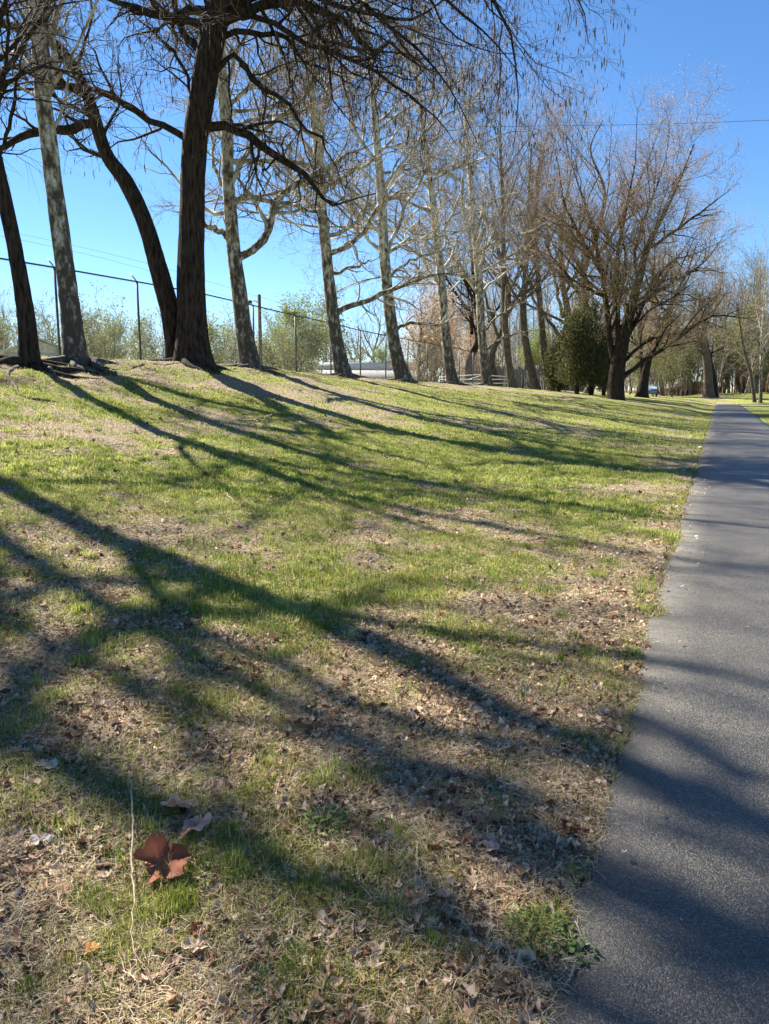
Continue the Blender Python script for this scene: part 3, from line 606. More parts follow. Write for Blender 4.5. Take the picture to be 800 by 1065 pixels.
# evergreens
def evergreen(px, Y, top, w, seed, label):
    a, b, c = ray(px, 405); b0 = np.array([a / b * Y, Y, float(hxy(a / b * Y, Y)) - .05]); rg = np.random.default_rng(seed)
    H = toph(px, top, Y); root = thing('evergreen_tree', label, 'tree', b0, 'dark evergreens beside the big tree')
    g = Geo(); g.tube([(0, 0, -.2), (.05, 0, H * .3), (0, .05, H * .6), (0, 0, H * .95)], [.2, .15, .1, .03], 8); obj('trunk', g.mesh('trunk', True), M['dark'], root)
    n = 13000; np_ = 13; pa = rg.random(np_) * 6.28; pr_ = w * rg.uniform(.15, .75, np_); ph_ = H * rg.uniform(.55, 1.0, np_); ph_[0] = H; pr_[0] = 0
    k = rg.integers(0, np_, n); z = rg.random(n) ** .9; ang = rg.random(n) * 6.28
    rad = w * .55 * np.sin(np.pi * np.clip(z * .9 + .12, 0, 1)) ** .7 * rg.random(n) ** .45 * (1 + .3 * np.sin(z * 26 + ang * 2 + k))
    s = np.stack([pr_[k] * np.cos(pa[k]) + rad * np.cos(ang), pr_[k] * np.sin(pa[k]) + rad * np.sin(ang), H * .13 + (ph_[k] - H * .13) * z], -1) + rg.normal(size=(n, 3)) * .22
    d = norm(np.stack([np.cos(ang), np.sin(ang), .5 + rg.random(n)], -1) + rg.normal(size=(n, 3)) * .6)
    b = norm(np.cross(d, rg.normal(size=(n, 3)))); sz = rg.uniform(.06, .16, n)[:, None]
    v = np.stack([s - d * sz, s + b * sz * .3, s + d * sz, s - b * sz * .3], 1)
    me = mesh_np('foliage', v, np.arange(4 * n).reshape(-1, 4)); t = rg.random((n, 1))
    c_ = np.array([.05, .062, .022]) * (1 - t ** 2) + np.array([.15, .145, .06]) * t ** 2
    at_ = me.attributes.new('tint', 'FLOAT_COLOR', 'POINT'); at_.data.foreach_set('color', np.repeat(np.hstack([c_, np.ones((n, 1))]), 4, 0).astype(np.float32).ravel())
    obj('foliage', me, M['blades'], root)
evergreen(581, 66, 350, 1.1, 1, 'shorter olive evergreen at the left of the dark evergreen clump')
evergreen(600, 62, 308, 1.7, 2, 'tallest dark evergreen of the clump beside the big tree')
evergreen(615, 64, 312, 1.6, 3, 'dark evergreen closest to the big forked trunk')
evergreen(628, 70, 335, 1.3, 4, 'evergreen half hidden behind the big forked trunk')

# far woods: one mass of brush and small trees
def woods(name, spots, seed, nper, H0, H1, c1, c2, twig):
    rg = np.random.default_rng(seed); C = Geo(); n = len(spots)
    b = np.array([[x, y, float(hxy(x, y)) - .1] for x, y in spots]); H = rg.uniform(H0, H1, n)
    tt = np.linspace(0, 1, 8)
    P = b[:, None] + np.stack([tt[None] * rg.normal(size=(n, 1)) * 1.2, tt[None] * rg.normal(size=(n, 1)) * 1.2, tt[None] * H[:, None]], -1)
    Rr = (H * .013)[:, None] * np.linspace(1, .2, 8)[None]
    v, q = tubes(P, Rr, 5); C.add(v, q)
    A, AR = spawn(P, Rr, nper, (.25, .5), .5, (25, 65), 6, .15, .25, rg, tmin=.12, minr=.02); v, q = tubes(A, AR, 3); C.add(v, q)
    B, BR = spawn(A, AR, 6, (.3, .6), .6, (25, 60), 5, .2, .15, rg, tmin=.1, minr=.016); v, q = tubes(B, BR, 3); C.add(v, q)
    D, DR = spawn(B, BR, 4, (.4, .8), .6, (25, 60), 4, .2, .1, rg, tmin=.1, minr=.013); v, q = tubes(D, DR, 3); C.add(v, q)
    o = obj(name, C.mesh(name), M[twig], None, kind='stuff', label='mass of bare brush and young trees along the far edge of the lawn', category='woods')
    return o
sp = []
for i in range(170):
    u = rng.uniform(138, 190); v = rng.uniform(-45, 60); sp.append(uv2xy(u, v))
woods('far_woods', sp, 9, 16, 13, 24, None, None, 'twigs')
sp = [uv2xy(rng.uniform(126, 150), rng.uniform(-45, 34)) for i in range(190)]
o = woods('far_brush', sp, 10, 13, 3, 11, None, None, 'twigs'); o['label'] = 'low pale brush at the foot of the far woods'; o['category'] = 'brush'
sp = [uv2xy(rng.uniform(-20, 130), rng.uniform(95, 150)) for i in range(90)]
o = woods('distant_trees', sp, 11, 10, 6, 11, None, None, 'twig'); o['label'] = 'distant tree line seen low beyond the fence'; o['category'] = 'woods'

# ------------------------------------------------------------------ fence
fr = thing('chain_link_fence', 'tall dark chain link fence with top rail running along behind the row of trees', 'fence')
FH = 2.45
us = list(np.arange(3.5, 62, 3.33)); 
def fp(u, h): 
    x, y = uv2xy(u, 16.8); return np.array([x, y, float(height(u, 16.8)) + h])
for i, u in enumerate(us):
    g = Geo(); g.tube([fp(u, -.3), fp(u, FH + .02)], .036, 8)
    obj('fence_post', g.mesh('fence_post', True), M['fence'], fr)
    g = Geo(); p = fp(u, FH); dx = np.array([ST, CT, 0]) * .03 + np.array([-CT, ST, 0]) * .28; g.tube([p, p + dx + np.array([0, 0, .28])], .018, 6)
    obj('post_arm', g.mesh('post_arm', True), M['fence'], fr)
g = Geo(); g.tube([fp(u, FH) for u in us], .025, 8); obj('top_rail', g.mesh('top_rail', True), M['fence'], fr)
uL = np.arange(us[0] - FH, us[-1], .075); nz = 8; tz = np.linspace(0, 1, nz)
g = Geo()
for sgn in (1, -1):
    uz = uL[:, None] + sgn * (tz - .5)[None] * FH + FH * .5; keep = (uz.min(1) > us[0]) & (uz.max(1) < us[-1]); uz = uz[keep]
    vz = np.full_like(uz, 16.8 - .045 + sgn * .002); x, y = uv2xy(uz, vz)
    P = np.stack([x, y, height(uz, np.full_like(uz, 16.8)) + .04 + tz[None] * (FH - .08)], -1)
    v, q = tubes(P, np.full(P.shape[:2], .0016), 3); g.add(v, q)
obj('chain_link', g.mesh('chain_link'), M['link'], fr)

# ------------------------------------------------------------------ built things beyond the bank
def frame(px, Y, rz):
    a, b, c = ray(px, 405); x = a / b * Y; return (x, Y, float(hxy(x, Y)) - .05), rz
# long low building with a pale roof
loc, rz = frame(388, 84, R(6))
h = thing('low_building', 'long low building with pale grey roof and raised white band, behind the fence', 'building', loc, rz=rz)
ez = toph(388, 393, 84); rzz = toph(388, 380, 84); tz_ = toph(388, 376, 84)
g = Geo(); g.box(-8.5, 7.0, 0, 9, -.5, ez); obj('wall', g.mesh('wall'), M['bluegrey'], h)
g = Geo(); g.add([(-9, -.5, ez), (7.5, -.5, ez), (5.5, 4.6, rzz), (-7.0, 4.6, rzz), (-9, 9.6, ez), (7.5, 9.6, ez), (-9, -.5, ez - .15), (7.5, -.5, ez - .15), (-9, 9.6, ez - .15), (7.5, 9.6, ez - .15)],
               [(0, 1, 2, 3), (4, 3, 2, 5), (0, 6, 7, 1), (5, 9, 8, 4)], [(0, 3, 4), (1, 5, 2)]); obj('roof', g.mesh('roof'), M['roof'], h)
g = Geo(); g.box(-7.2, 5.6, 3.8, 5.4, rzz - .8, tz_ + .1); obj('roof_band', g.mesh('roof_band'), M['white'], h)
for k in range(5):
    g = Geo(); g.box(-7 + 3 * k, -5.8 + 3 * k, -.04, -.01, ez - 1.4, ez - .4); w = obj('window', g.mesh('window'), M['glass'], h)
    g = Geo(); x0 = -7 + 3 * k
    for bb in ((x0 - .08, x0, ez - 1.48, ez - .32), (x0 + 1.2, x0 + 1.28, ez - 1.48, ez - .32), (x0, x0 + 1.2, ez - .4, ez - .32), (x0, x0 + 1.2, ez - 1.48, ez - 1.4)): g.box(bb[0], bb[1], -.07, -.005, bb[2], bb[3])
    obj('window_frame', g.mesh('window_frame'), M['white'], w)
def gable(name, label, cat, px, Y, rz, w, d, eave, ridge, wallm, roofm, chim=False):
    loc, rz = frame(px, Y, rz); h = thing(name, label, cat, loc, rz=rz); e = toph(px, eave, Y); r = toph(px, ridge, Y)
    g = Geo(); g.box(-w / 2, w / 2, 0, d, -.5, e); g.add([(-w / 2, 0, e), (w / 2, 0, e), (0, 0, r - .1), (-w / 2, d, e), (w / 2, d, e), (0, d, r - .1)], None, [(0, 1, 2), (4, 3, 5)]); obj('wall', g.mesh('wall'), wallm, h)
    g = Geo(); o_ = .4
    for s in (-1, 1):
        A_ = [(s * (w / 2 + o_), -o_, e - o_ * (r - e) / (w / 2)), (0, -o_, r), (0, d + o_, r), (s * (w / 2 + o_), d + o_, e - o_ * (r - e) / (w / 2))]
        B_ = [(x, y, z + .15) for x, y, z in A_]; g.add(A_ + B_, [(0, 1, 2, 3), (4, 7, 6, 5), (0, 4, 5, 1), (3, 2, 6, 7), (0, 3, 7, 4)])
    rf = obj('roof', g.mesh('roof'), roofm, h)
    for x0 in (-w * .28, w * .12):
        g = Geo(); g.box(x0, x0 + w * .16, -.05, -.01, e * .45, e * .85); wi = obj('window', g.mesh('window'), M['glass'], h)
        g = Geo(); 
        for bb in ((x0 - .08, x0, e * .42, e * .88), (x0 + w * .16, x0 + w * .16 + .08, e * .42, e * .88), (x0, x0 + w * .16, e * .85, e * .88), (x0, x0 + w * .16, e * .42, e * .45)): g.box(bb[0], bb[1], -.08, -.005, bb[2], bb[3])
        obj('window_frame', g.mesh('window_frame'), M['white'], wi)
    if chim:
        g = Geo(); g.box(w * .30, w * .42, -.9, -.1, -.5, r + 1.2); obj('chimney', g.mesh('chimney'), M['brick'], h)
    return h
gable('small_house', 'pale gable roof peeping over the bank between the two leftmost trunks', 'house', 43, 62, R(20), 5, 6, 366, 352, M['roof'], M['roof'])
gable('brick_house', 'blue-grey house with red brick chimney seen through trees at the right edge', 'house', 800, 152, R(-12), 9, 9, 376, 358, M['brick'], M['bluegrey'], True)
gable('barn', 'low reddish-brown shed among the trees left of the path end', 'shed', 728, 136, R(5), 9, 6, 404, 397, M['brick'], M['wood'])
# white railing
rl = thing('white_railing', 'white pipe railing with a diagonal brace behind the mid-row sycamores', 'railing', frame(495, 62, 0)[0], rz=R(-8))
zt = toph(495, 389, 62); zm = toph(495, 394, 62); z1 = toph(495, 398, 62)
for z in (zt, zm, z1):
    g = Geo(); g.tube([(-2.9, 0, z - (.2 if z == zt else 0)), (0, 0, z), (2.9, 0, z - (.2 if z == zt else 0))], .032, 6); obj('rail', g.mesh('rail', True), M['white'], rl)
for x in (-2.9, -1.0, 1.0, 2.9):
    g = Geo(); g.tube([(x, 0, -.5), (x, 0, zt - .05 * abs(x))], .032, 6); obj('post', g.mesh('post', True), M['white'], rl)
g = Geo(); g.tube([(-.6, 0.05, zm), (.6, 0.05, zt)], .03, 6); obj('brace', g.mesh('brace', True), M['white'], rl)
# grey board fence
bf = thing('board_fence', 'grey vertical board fence behind the stout brown trunk', 'fence', frame(545, 90, 0)[0], rz=R(-6))
g = Geo(); zt = toph(545, 380, 90)
for i in range(84): g.box(-7.5 + i * .18, -7.5 + i * .18 + .165, 0, .03, -.5, zt + .05 * math.sin(i * 7.7)); 
obj('board_panel', g.mesh('board_panel'), M['wood'], bf)
for k in range(7):
    g = Geo(); g.box(-7.5 + 2.45 * k, -7.35 + 2.45 * k, .031, .15, -.5, zt + .1); obj('post', g.mesh('post'), M['wood'], bf)
# lamp pole
loc, _ = frame(272, 46, 0); lp = thing('light_pole', 'dark wooden pole with a small floodlight, right of the pale sycamore', 'light pole', loc)
ht = toph(271, 305, 46); g = Geo(); g.tube([(0, 0, -.4), (0, 0, ht)], [.12, .10], 10); obj('pole', g.mesh('pole', True), M['pole'], lp)
g = Geo(); g.tube([(0, 0, ht - .5), (-.25, 0, ht - .35), (-.5, 0, ht - .4)], .025, 6); obj('lamp_arm', g.mesh('lamp_arm', True), M['fence'], lp)
g = Geo(); g.tube([(-.42, 0, ht - .40), (-.5, 0, ht - .41), (-.68, 0, ht - .46), (-.72, 0, ht - .47)], [.05, .11, .10, .04], 10); obj('lamp_head', g.mesh('lamp_head', True), M['link'], lp)
# overhead lines
def line(p0, p1, sag, label, r):
    t = np.linspace(0, 1, 40)[:, None]; P = np.array(p0) * (1 - t) + np.array(p1) * t; P[:, 2] -= sag * 4 * (t * (1 - t))[:, 0]
    g = Geo(); g.tube(P, r, 5); o = obj('power_line', g.mesh('power_line'), M['wire'], None, label=label, category='power line')
line(at(-900, 60, 60), at(1500, 60, 60), 2.6, 'single black overhead line crossing the sky behind the big tree crown', .017) if False else None
def px_line(pts, Y, label, r):
    g = Geo(); g.tube(spline([at(p[0], p[1], Y) for p in pts], 30), r, 5); obj('power_line', g.mesh('power_line'), M['wire'], None, label=label, category='power line')
px_line([(-400, 128), (200, 133), (560, 131), (800, 125), (1300, 100)], 66, 'single overhead line crossing the sky through the big tree crown', .016)
px_line([(-300, 190), (80, 262), (271, 320), (380, 352)], 72, 'thin overhead line sloping down above the fence rail', .010)
px_line([(-300, 180), (80, 256), (271, 309), (400, 350)], 72.5, 'second, slightly higher thin line above the fence rail', .010)
# parked car
loc, _ = frame(676, 98, 0); cr = thing('parked_car', 'small pale blue car parked behind the big spreading tree', 'car', loc, rz=R(70))
g = Geo(); prof = [(-2.1, .35), (-2.15, .75), (-1.9, .95), (-1.2, 1.0), (-.7, 1.42), (.7, 1.45), (1.2, 1.0), (2.0, .85), (2.15, .6), (2.1, .35)]
n = len(prof); vs = [(x, -.85, z) for x, z in prof] + [(x, .85, z) for x, z in prof]
g.add(vs, [(i, (i + 1) % n, n + (i + 1) % n, n + i) for i in range(n)], [(0, i + 1, i) for i in range(1, n - 1)] + [(n, n + i, n + i + 1) for i in range(1, n - 1)]); obj('body', g.mesh('body'), M['carp'], cr)
for s in (-1, 1):
    g = Geo(); g.add([(-1.05, s * .862, 1.0), (1.05, s * .862, 1.0), (.62, s * .862, 1.36), (-.62, s * .862, 1.34)], [(0, 1, 2, 3)]); obj('window', g.mesh('window'), M['glass'], cr)
for x in (-1.35, 1.35):
    for s in (-1, 1):
        g = Geo(); g.tube([(x, s * .72, .33), (x, s * .9, .33)], .33, 16); obj('wheel', g.mesh('wheel', True), M['tyre'], cr)

# ------------------------------------------------------------------ grass
def setcol(me, c, k):
    at_ = me.attributes.new('tint', 'FLOAT_COLOR', 'POINT')
    at_.data.foreach_set('color', np.repeat(np.hstack([c, np.ones((len(c), 1))]), k, 0).astype(np.float32).ravel())
def scatter(n, d0, d1, rg, vmin=-.03, half=.56, pw=1.0):
    """points in the ground wedge the camera can see (and a margin)"""
    out = []
    tot = 0
    while tot < n:
        y = (d0 ** pw + (d1 ** pw - d0 ** pw) * rg.random(n * 2)) ** (1 / pw); x = rg.uniform(-half, half, n * 2) * y * 1.0 + rg.normal(size=n * 2) * .15
        u, v = xy2uv(x, y); e = (fbm(u, u * 0, .5, 51, 4) - .5) * .17 + (fbm(u, u * 0, .09, 71, 2) - .5) * .09 - .02 * rg.random(len(u))
        ok = (v > vmin + e) | (v < -PATH_W - .02); ok &= v < 17.5
        out.append(np.stack([x[ok], y[ok]], 1)); tot += ok.sum()
    return np.concatenate(out)[:n]
def blades(pts, rg, hmin, hmax, w, flat, cols, lean=.35):
    n = len(pts); x, y = pts[:, 0], pts[:, 1]; z = hxy(x, y); a = rg.random(n) * 6.28
    h = rg.uniform(hmin, hmax, n); ww = w * rg.uniform(.6, 1.3, n)
    side = np.stack([np.cos(a), np.sin(a), np.zeros(n)], -1); fw = np.stack([-np.sin(a), np.cos(a), np.zeros(n)], -1)
    ln = rg.uniform(0, lean * 2, n)
    upv = np.array([0, 0, 1.0])
    if flat:
        el = rg.uniform(-.05, .45, n); d1 = norm(fw * np.cos(el)[:, None] + upv * np.sin(el)[:, None]); d2 = norm(d1 - upv * rg.uniform(.1, .6, n)[:, None] + side * rg.normal(size=n)[:, None] * .4)
        b = np.stack([x, y, z + rg.uniform(.002, .018, n)], -1)
    else:
        d1 = norm(upv + fw * (ln * .5)[:, None]); d2 = norm(upv + fw * (ln * 1.8)[:, None]); b = np.stack([x, y, z - .004], -1)
    m = b + d1 * (h * .55)[:, None]; t = m + d2 * (h * .5)[:, None]
    s = side * (ww / 2)[:, None]
    v = np.stack([b - s, b + s, m + s * .8, m - s * .8, t], 1)
    base = np.arange(n)[:, None] * 5
    q = base + np.array([0, 1, 2, 3]); tr = base + np.array([3, 2, 4])
    return v.reshape(-1, 3), q, tr, np.repeat(cols, 5, 0)
def layer(sets, name, label, cat):
    vs, qs, ts, cs, o = [], [], [], [], 0
    for v, q, t, c in sets: vs.append(v); qs.append(q + o); ts.append(t + o); cs.append(c); o += len(v)
    me = mesh_np(name, np.concatenate(vs), np.concatenate(qs), np.concatenate(ts)); c = np.concatenate(cs)
    at_ = me.attributes.new('tint', 'FLOAT_COLOR', 'POINT'); at_.data.foreach_set('color', np.hstack([c, np.ones((len(c), 1))]).astype(np.float32).ravel())
    return obj(name, me, M['blades'], None, kind='stuff', label=label, category=cat)
GC = np.array([(.13, .18, .03), (.24, .28, .05), (.40, .39, .085), (.56, .50, .16)])
SC = np.array([(.62, .50, .34), (.42, .32, .20), (.80, .69, .52), (.24, .165, .10), (.46, .40, .20)])
def pick(pal, n, rg): 
    return pal[rg.integers(0, len(pal), n)] * rg.uniform(.7, 1.2, (n, 1))
gs, ss = [], []
#          n     d0  d1   h          w      keep-power
for n, d0, d1, h0, h1, w, ns in [(190000, 1.35, 4.2, .015, .055, .0024, 90000), (170000, 4.0, 9, .02, .055, .0038, 80000), (150000, 8.8, 19, .025, .06, .008, 50000), (80000, 18, 45, .03, .07, .022, 0)]:
    p = scatter(n, d0, d1, rng); g = greenness(p[:, 0], p[:, 1]); cl = vnoise(p[:, 0], p[:, 1], .11, 77) * .6 + vnoise(p[:, 0], p[:, 1], .05, 78) * .4
    br = bareness(p[:, 0], p[:, 1])
    pr = np.clip((g * 1.4 + .08) * (.06 + 2.4 * np.clip(cl - .33, 0, 1)) * (1 - .7 * sstep(.4, .75, br)), .015, 1); k = rng.random(n) < pr; p = p[k]; g = g[k]; cl = cl[k]
    b = blades(p, rng, h0, h1, w, False, pick(GC, len(p), rng), .5)
    gs.append(b)
    if ns:
        p = scatter(ns, d0, d1, rng); g = greenness(p[:, 0], p[:, 1]); k = rng.random(ns) < (1.05 - .55 * g); p = p[k]
        ss.append(blades(p, rng, h0 * 1.1, h1 * 1.35, w * .85, True, pick(SC, len(p), rng)))
# lush tufts
tuft = []
for px, py, r, hh, n in [(188, 948, .055, .075, 520), (560, 968, .08, .07, 500), (270, 825, .06, .06, 300), (500, 700, .15, .05, 400), (520, 800, .1, .05, 250), (320, 930, .08, .05, 250), (90, 870, .1, .05, 300), (660, 480, .5, .08, 900), (590, 530, .3, .07, 600), (150, 850, .05, .05, 260), (255, 830, .07, .06, 380), (470, 560, .3, .07, 900), (330, 600, .3, .07, 900), (430, 600, .25, .06, 700), (395, 735, .12, .055, 300), (190, 720, .10, .06, 300),
                         (595, 912, .03, .05, 140), (300, 1010, .06, .05, 260), (60, 735, .2, .06, 400), (500, 660, .25, .07, 800), (430, 690, .15, .06, 400), (610, 780, .05, .05, 160), (500, 830, .08, .045, 200), (590, 770, .06, .05, 220)]:
    c = ground_at(px, py); rr = rng.normal(size=(n, 2)) * r * .55; p = c[:2] + rr
    tuft.append(blades(p, rng, hh * .4, hh, .0028 if r < .15 else .004, False, pick(GC[:3] * np.array([.95, 1.0, .85]), n, rng), .6))
n = 6500; p = scatter(n, 1.4, 20, rng, vmin=.0, pw=1.3); g = greenness(p[:, 0], p[:, 1]); k = rng.random(n) < np.clip(g * 1.1 - .05, .06, 1); p = p[k]
d = np.hypot(p[:, 0], p[:, 1]); nb = np.clip((60 - d * 2.2).astype(int), 16, 60); rr = rng.uniform(.02, .07, len(p)) * (1 + d * .08)
hh = np.repeat(rng.uniform(.03, .085, len(p)), nb); dd = np.repeat(d, nb); N_ = len(hh)
off = rng.normal(size=(N_, 2)) * np.repeat(rr, nb)[:, None] * .6; tp_ = np.repeat(p, nb, 0) + off
u_, v_ = xy2uv(tp_[:, 0], tp_[:, 1]); kk = (v_ > -.03) | (v_ < -PATH_W); tcol = np.repeat(pick(GC * np.array([.8, .95, .8]), len(p), rng), nb, 0)
for lo_, hi_, w_ in [(0, 4, .0025), (4, 9, .0045), (9, 99, .009)]:
    m_ = kk & (dd >= lo_) & (dd < hi_); b = blades(tp_[m_], rng, .6, 1.1, w_, False, tcol[m_] * rng.uniform(.8, 1.2, (m_.sum(), 1)), .6)
    vb = b[0].reshape(-1, 5, 3); z0 = vb[:, :1, :].copy(); vb = z0 + (vb - z0) * np.array([1, 1, 1]) * 1.0
    sc_ = hh[m_][:, None, None]; q_ = vb[:, 2:] - (vb[:, :1] + vb[:, 1:2]) / 2
    c0 = (vb[:, :1] + vb[:, 1:2]) / 2; axis_ = (vb[:, 2:3] + vb[:, 3:4]) / 2 - c0; sd_ = (vb[:, 1:2] - vb[:, :1]) / 2
    vb = np.concatenate([c0 - sd_, c0 + sd_, c0 + axis_ * sc_ + sd_ * .8, c0 + axis_ * sc_ - sd_ * .8, c0 + (vb[:, 4:5] - c0) * sc_], 1)
    tuft.append((vb.reshape(-1, 3),) + b[1:])
layer(gs + tuft, 'grass', 'short green lawn grass growing in patches over the bank', 'grass')
layer(ss, 'dry_grass', 'matted straw-coloured dead grass among the green', 'dry grass')

# ------------------------------------------------------------------ leaf litter
def leaf_verts(n, rg, size, crumple=1.0):
    """n small curled leaves as fans: centre rib folded, edge lobed"""
    k = 10; a = np.linspace(0, 2 * np.pi, k, endpoint=False)
    r = (1 + .20 * np.cos(5 * a)[None] * rg.uniform(.2, 1, (n, 1))) * rg.uniform(.6, 1.1, (n, k)); asp = rg.uniform(.22, .9, (n, 1))
    X_ = r * np.cos(a)[None]; Y_ = r * np.sin(a)[None] * asp
    Z_ = crumple * (.55 * np.abs(Y_) * rg.uniform(-.2, 1.4, (n, 1)) + .3 * X_ ** 2 * rg.uniform(-1, 1.5, (n, 1)) + rg.normal(size=(n, k)) * .12)
    P = np.concatenate([np.zeros((n, 1, 3)), np.stack([X_, Y_, Z_], -1)], 1) * size[:, None, None] * .5
    return P
def place(P, pts, rg, lift=.012, tilt=.35):
    n = len(P); yaw = rg.random(n) * 6.28; tx = rg.normal(size=n) * tilt; ty = rg.normal(size=n) * tilt
    c, s = np.cos(tx), np.sin(tx); P = np.stack([P[..., 0], P[..., 1] * c[:, None] - P[..., 2] * s[:, None], P[..., 1] * s[:, None] + P[..., 2] * c[:, None]], -1)
    c, s = np.cos(ty), np.sin(ty); P = np.stack([P[..., 0] * c[:, None] + P[..., 2] * s[:, None], P[..., 1], -P[..., 0] * s[:, None] + P[..., 2] * c[:, None]], -1)
    c, s = np.cos(yaw), np.sin(yaw); P = np.stack([P[..., 0] * c[:, None] - P[..., 1] * s[:, None], P[..., 0] * s[:, None] + P[..., 1] * c[:, None], P[..., 2]], -1)
    z = hxy(pts[:, 0], pts[:, 1]) + lift
    return P + np.stack([pts[:, 0], pts[:, 1], z], -1)[:, None]
LC = np.array([(.46, .31, .22), (.68, .53, .42), (.28, .17, .11), (.80, .70, .58), (.15, .085, .055), (.60, .42, .31)])
vs, ts, cs, o_ = [], [], [], 0
for n, d0, d1, s0, s1 in [(32000, 1.35, 4.5, .010, .042), (22000, 4.3, 10, .02, .055), (5000, 9.5, 22, .04, .08)]:
    p = scatter(n, d0, d1, rng); u, v = xy2uv(p[:, 0], p[:, 1]); g = greenness(p[:, 0], p[:, 1]); cl = vnoise(p[:, 0], p[:, 1], .22, 91)
    pr = (1.05 - g) * (.35 + 1.6 * np.clip(cl - .25, 0, 1)) * (v > -.02) * (.55 if d0 > 3 else .8); k = rng.random(n) < pr; p = p[k]; m_ = len(p)
    szs = s0 + (s1 * 1.4 - s0) * rng.random(m_) ** 2.5; P = place(leaf_verts(m_, rng, szs, 1.5), p, rng); vs.append(P.reshape(-1, 3))
    b = np.arange(m_)[:, None, None] * 11; i = np.arange(10); t = np.stack([0 * i, 1 + i, 1 + (i + 1) % 10], -1)[None]; ts.append((b + t).reshape(-1, 3) + o_); o_ += m_ * 11
    cc = pick(LC, m_, rng) * np.array([1.12, 1.0, .88]) * (1 - .35 * (szs > s1 * .75))[:, None]; cs.append(np.repeat(cc, 11, 0))
m_ = 150; pu_ = rng.uniform(1.0, 22, m_); pv_ = -np.abs(rng.normal(size=m_)) * .22 - .0; pv_[:14] = rng.uniform(-2, -.3, 14); x_, y_ = uv2xy(pu_, pv_)
P = place(leaf_verts(m_, rng, rng.uniform(.01, .032, m_) * (1 + pu_ * .03), 1.3), np.stack([x_, y_], -1), rng); P[..., 2] += .028; vs.append(P.reshape(-1, 3))
b = np.arange(m_)[:, None, None] * 11; ts.append((b + t[:1]).reshape(-1, 3) + o_); o_ += m_ * 11; cs.append(np.repeat(pick(LC, m_, rng), 11, 0))
me = mesh_np('leaf_litter', np.concatenate(vs), None, np.concatenate(ts)); c = np.concatenate(cs)
at_ = me.attributes.new('tint', 'FLOAT_COLOR', 'POINT'); at_.data.foreach_set('color', np.hstack([c, np.ones((len(c), 1))]).astype(np.float32).ravel())
obj('leaf_litter', me, M['litter'], None, kind='stuff', label='small curled dead leaves scattered over the bank', category='dead leaves')

# the larger leaves one can pick out
def big_leaf(px, py, size, col, label, yaw, curl, seed, lobes=5, lift=.02, tilt=(0, 0), asp=1.0):
    c = ground_at(px, py); rg = np.random.default_rng(seed); K = 60; R_ = 5; a = np.linspace(0, 2 * np.pi, K, endpoint=False)
    root = thing('dead_leaf', label, 'leaf', (c[0], c[1], c[2] + lift), 'large dead leaves on the grass', rz=yaw)
    aa = (a + np.pi) % (2 * np.pi) - np.pi
    edge = .80 + .09 * np.cos(lobes * aa + .4 * math.sin(seed)) * (np.abs(aa) < 2.6) + .08 * np.cos(2 * a + seed) + .09 * np.cos(3 * a + 2 * seed) + .035 * np.cos(17 * a + 1) + .03 * rg.normal(size=K)
    edge = edge * (1 - .45 * (np.abs(aa) > 2.6)); V_ = [(0, 0, 0)]
    for j in range(1, R_ + 1):
        f = j / R_; r = edge * f if j > 1 else np.full(K, .18)
        x = r * np.cos(a); y = r * np.sin(a) * asp
        z = curl * (.5 * np.abs(y) ** 1.3 + .28 * x * x) + .10 * np.sin(lobes * a) * f + .07 * np.sin(3 * x * 4 + seed) * f + .05 * np.sin(9 * y + seed * 2)
        V_ += list(zip(x, y, z))
    V_ = np.array(V_) * size * .5
    tx, ty = tilt; cc, s = math.cos(tx), math.sin(tx); V_ = V_ @ np.array([[1, 0, 0], [0, cc, s], [0, -s, cc]]); cc, s = math.cos(ty), math.sin(ty); V_ = V_ @ np.array([[cc, 0, -s], [0, 1, 0], [s, 0, cc]])
    t = [(0, 1 + i, 1 + (i + 1) % K) for i in range(K)]; q = []
    for j in range(R_ - 1):
        b = 1 + j * K; q += [(b + i, b + K + i, b + K + (i + 1) % K, b + (i + 1) % K) for i in range(K)]
    me = mesh_np('leaf_blade', V_, q, t, smooth=True); base = np.array(col)
    shade = base * (.45 + 1.1 * fbm(V_[:, 0] + seed, V_[:, 1], size * .28, seed, 3))[:, None] * rg.uniform(.9, 1.1, (len(V_), 1)); 
    at_ = me.attributes.new('tint', 'FLOAT_COLOR', 'POINT'); at_.data.foreach_set('color', np.hstack([shade, np.ones((len(shade), 1))]).astype(np.float32).ravel())
    obj('leaf_blade', me, M['litter'], root)
    vg = Geo()
    for k in range(lobes):
        ii = int(K * (k + .5 * (lobes % 2 == 0)) / lobes) % K; vg.tube([V_[0] + (0, 0, .0012)] + [V_[1 + j * K + ii] + (0, 0, .0012) for j in range(R_)], np.linspace(.0008, .0002, R_ + 1), 4)
    obj('veins', vg.mesh('veins', True), M['vein'], root)
    g = Geo(); rib = V_[1 + (R_ - 1) * K + K // 2] if True else 0
    g.tube([V_[0] + (0, 0, .001), rib * .6, rib + np.array([-.12 * size, .02 * size, .0]), rib + np.array([-.4 * size, .1 * size, -.004])], [.0012, .0012, .0011, .0009], 5)
    obj('leaf_stem', g.mesh('leaf_stem', True), M['stick'], root)
big_leaf(168, 914, .19, (.23, .08, .045), 'largest leaf, reddish brown, lying beside the long pale stem', .6, .8, 1, 5, .045, (.55, -.25))
big_leaf(187, 852, .19, (.60, .36, .25), 'pale pinkish curled leaf above the reddish brown one', 2.9, .35, 2, 5, .045, (.35, .1), .7)
big_leaf(203, 872, .155, (.56, .34, .24), 'tan folded leaf tucked under the pale pinkish leaf', 4.2, .4, 3, 3, .04, (.3, .1), .6)
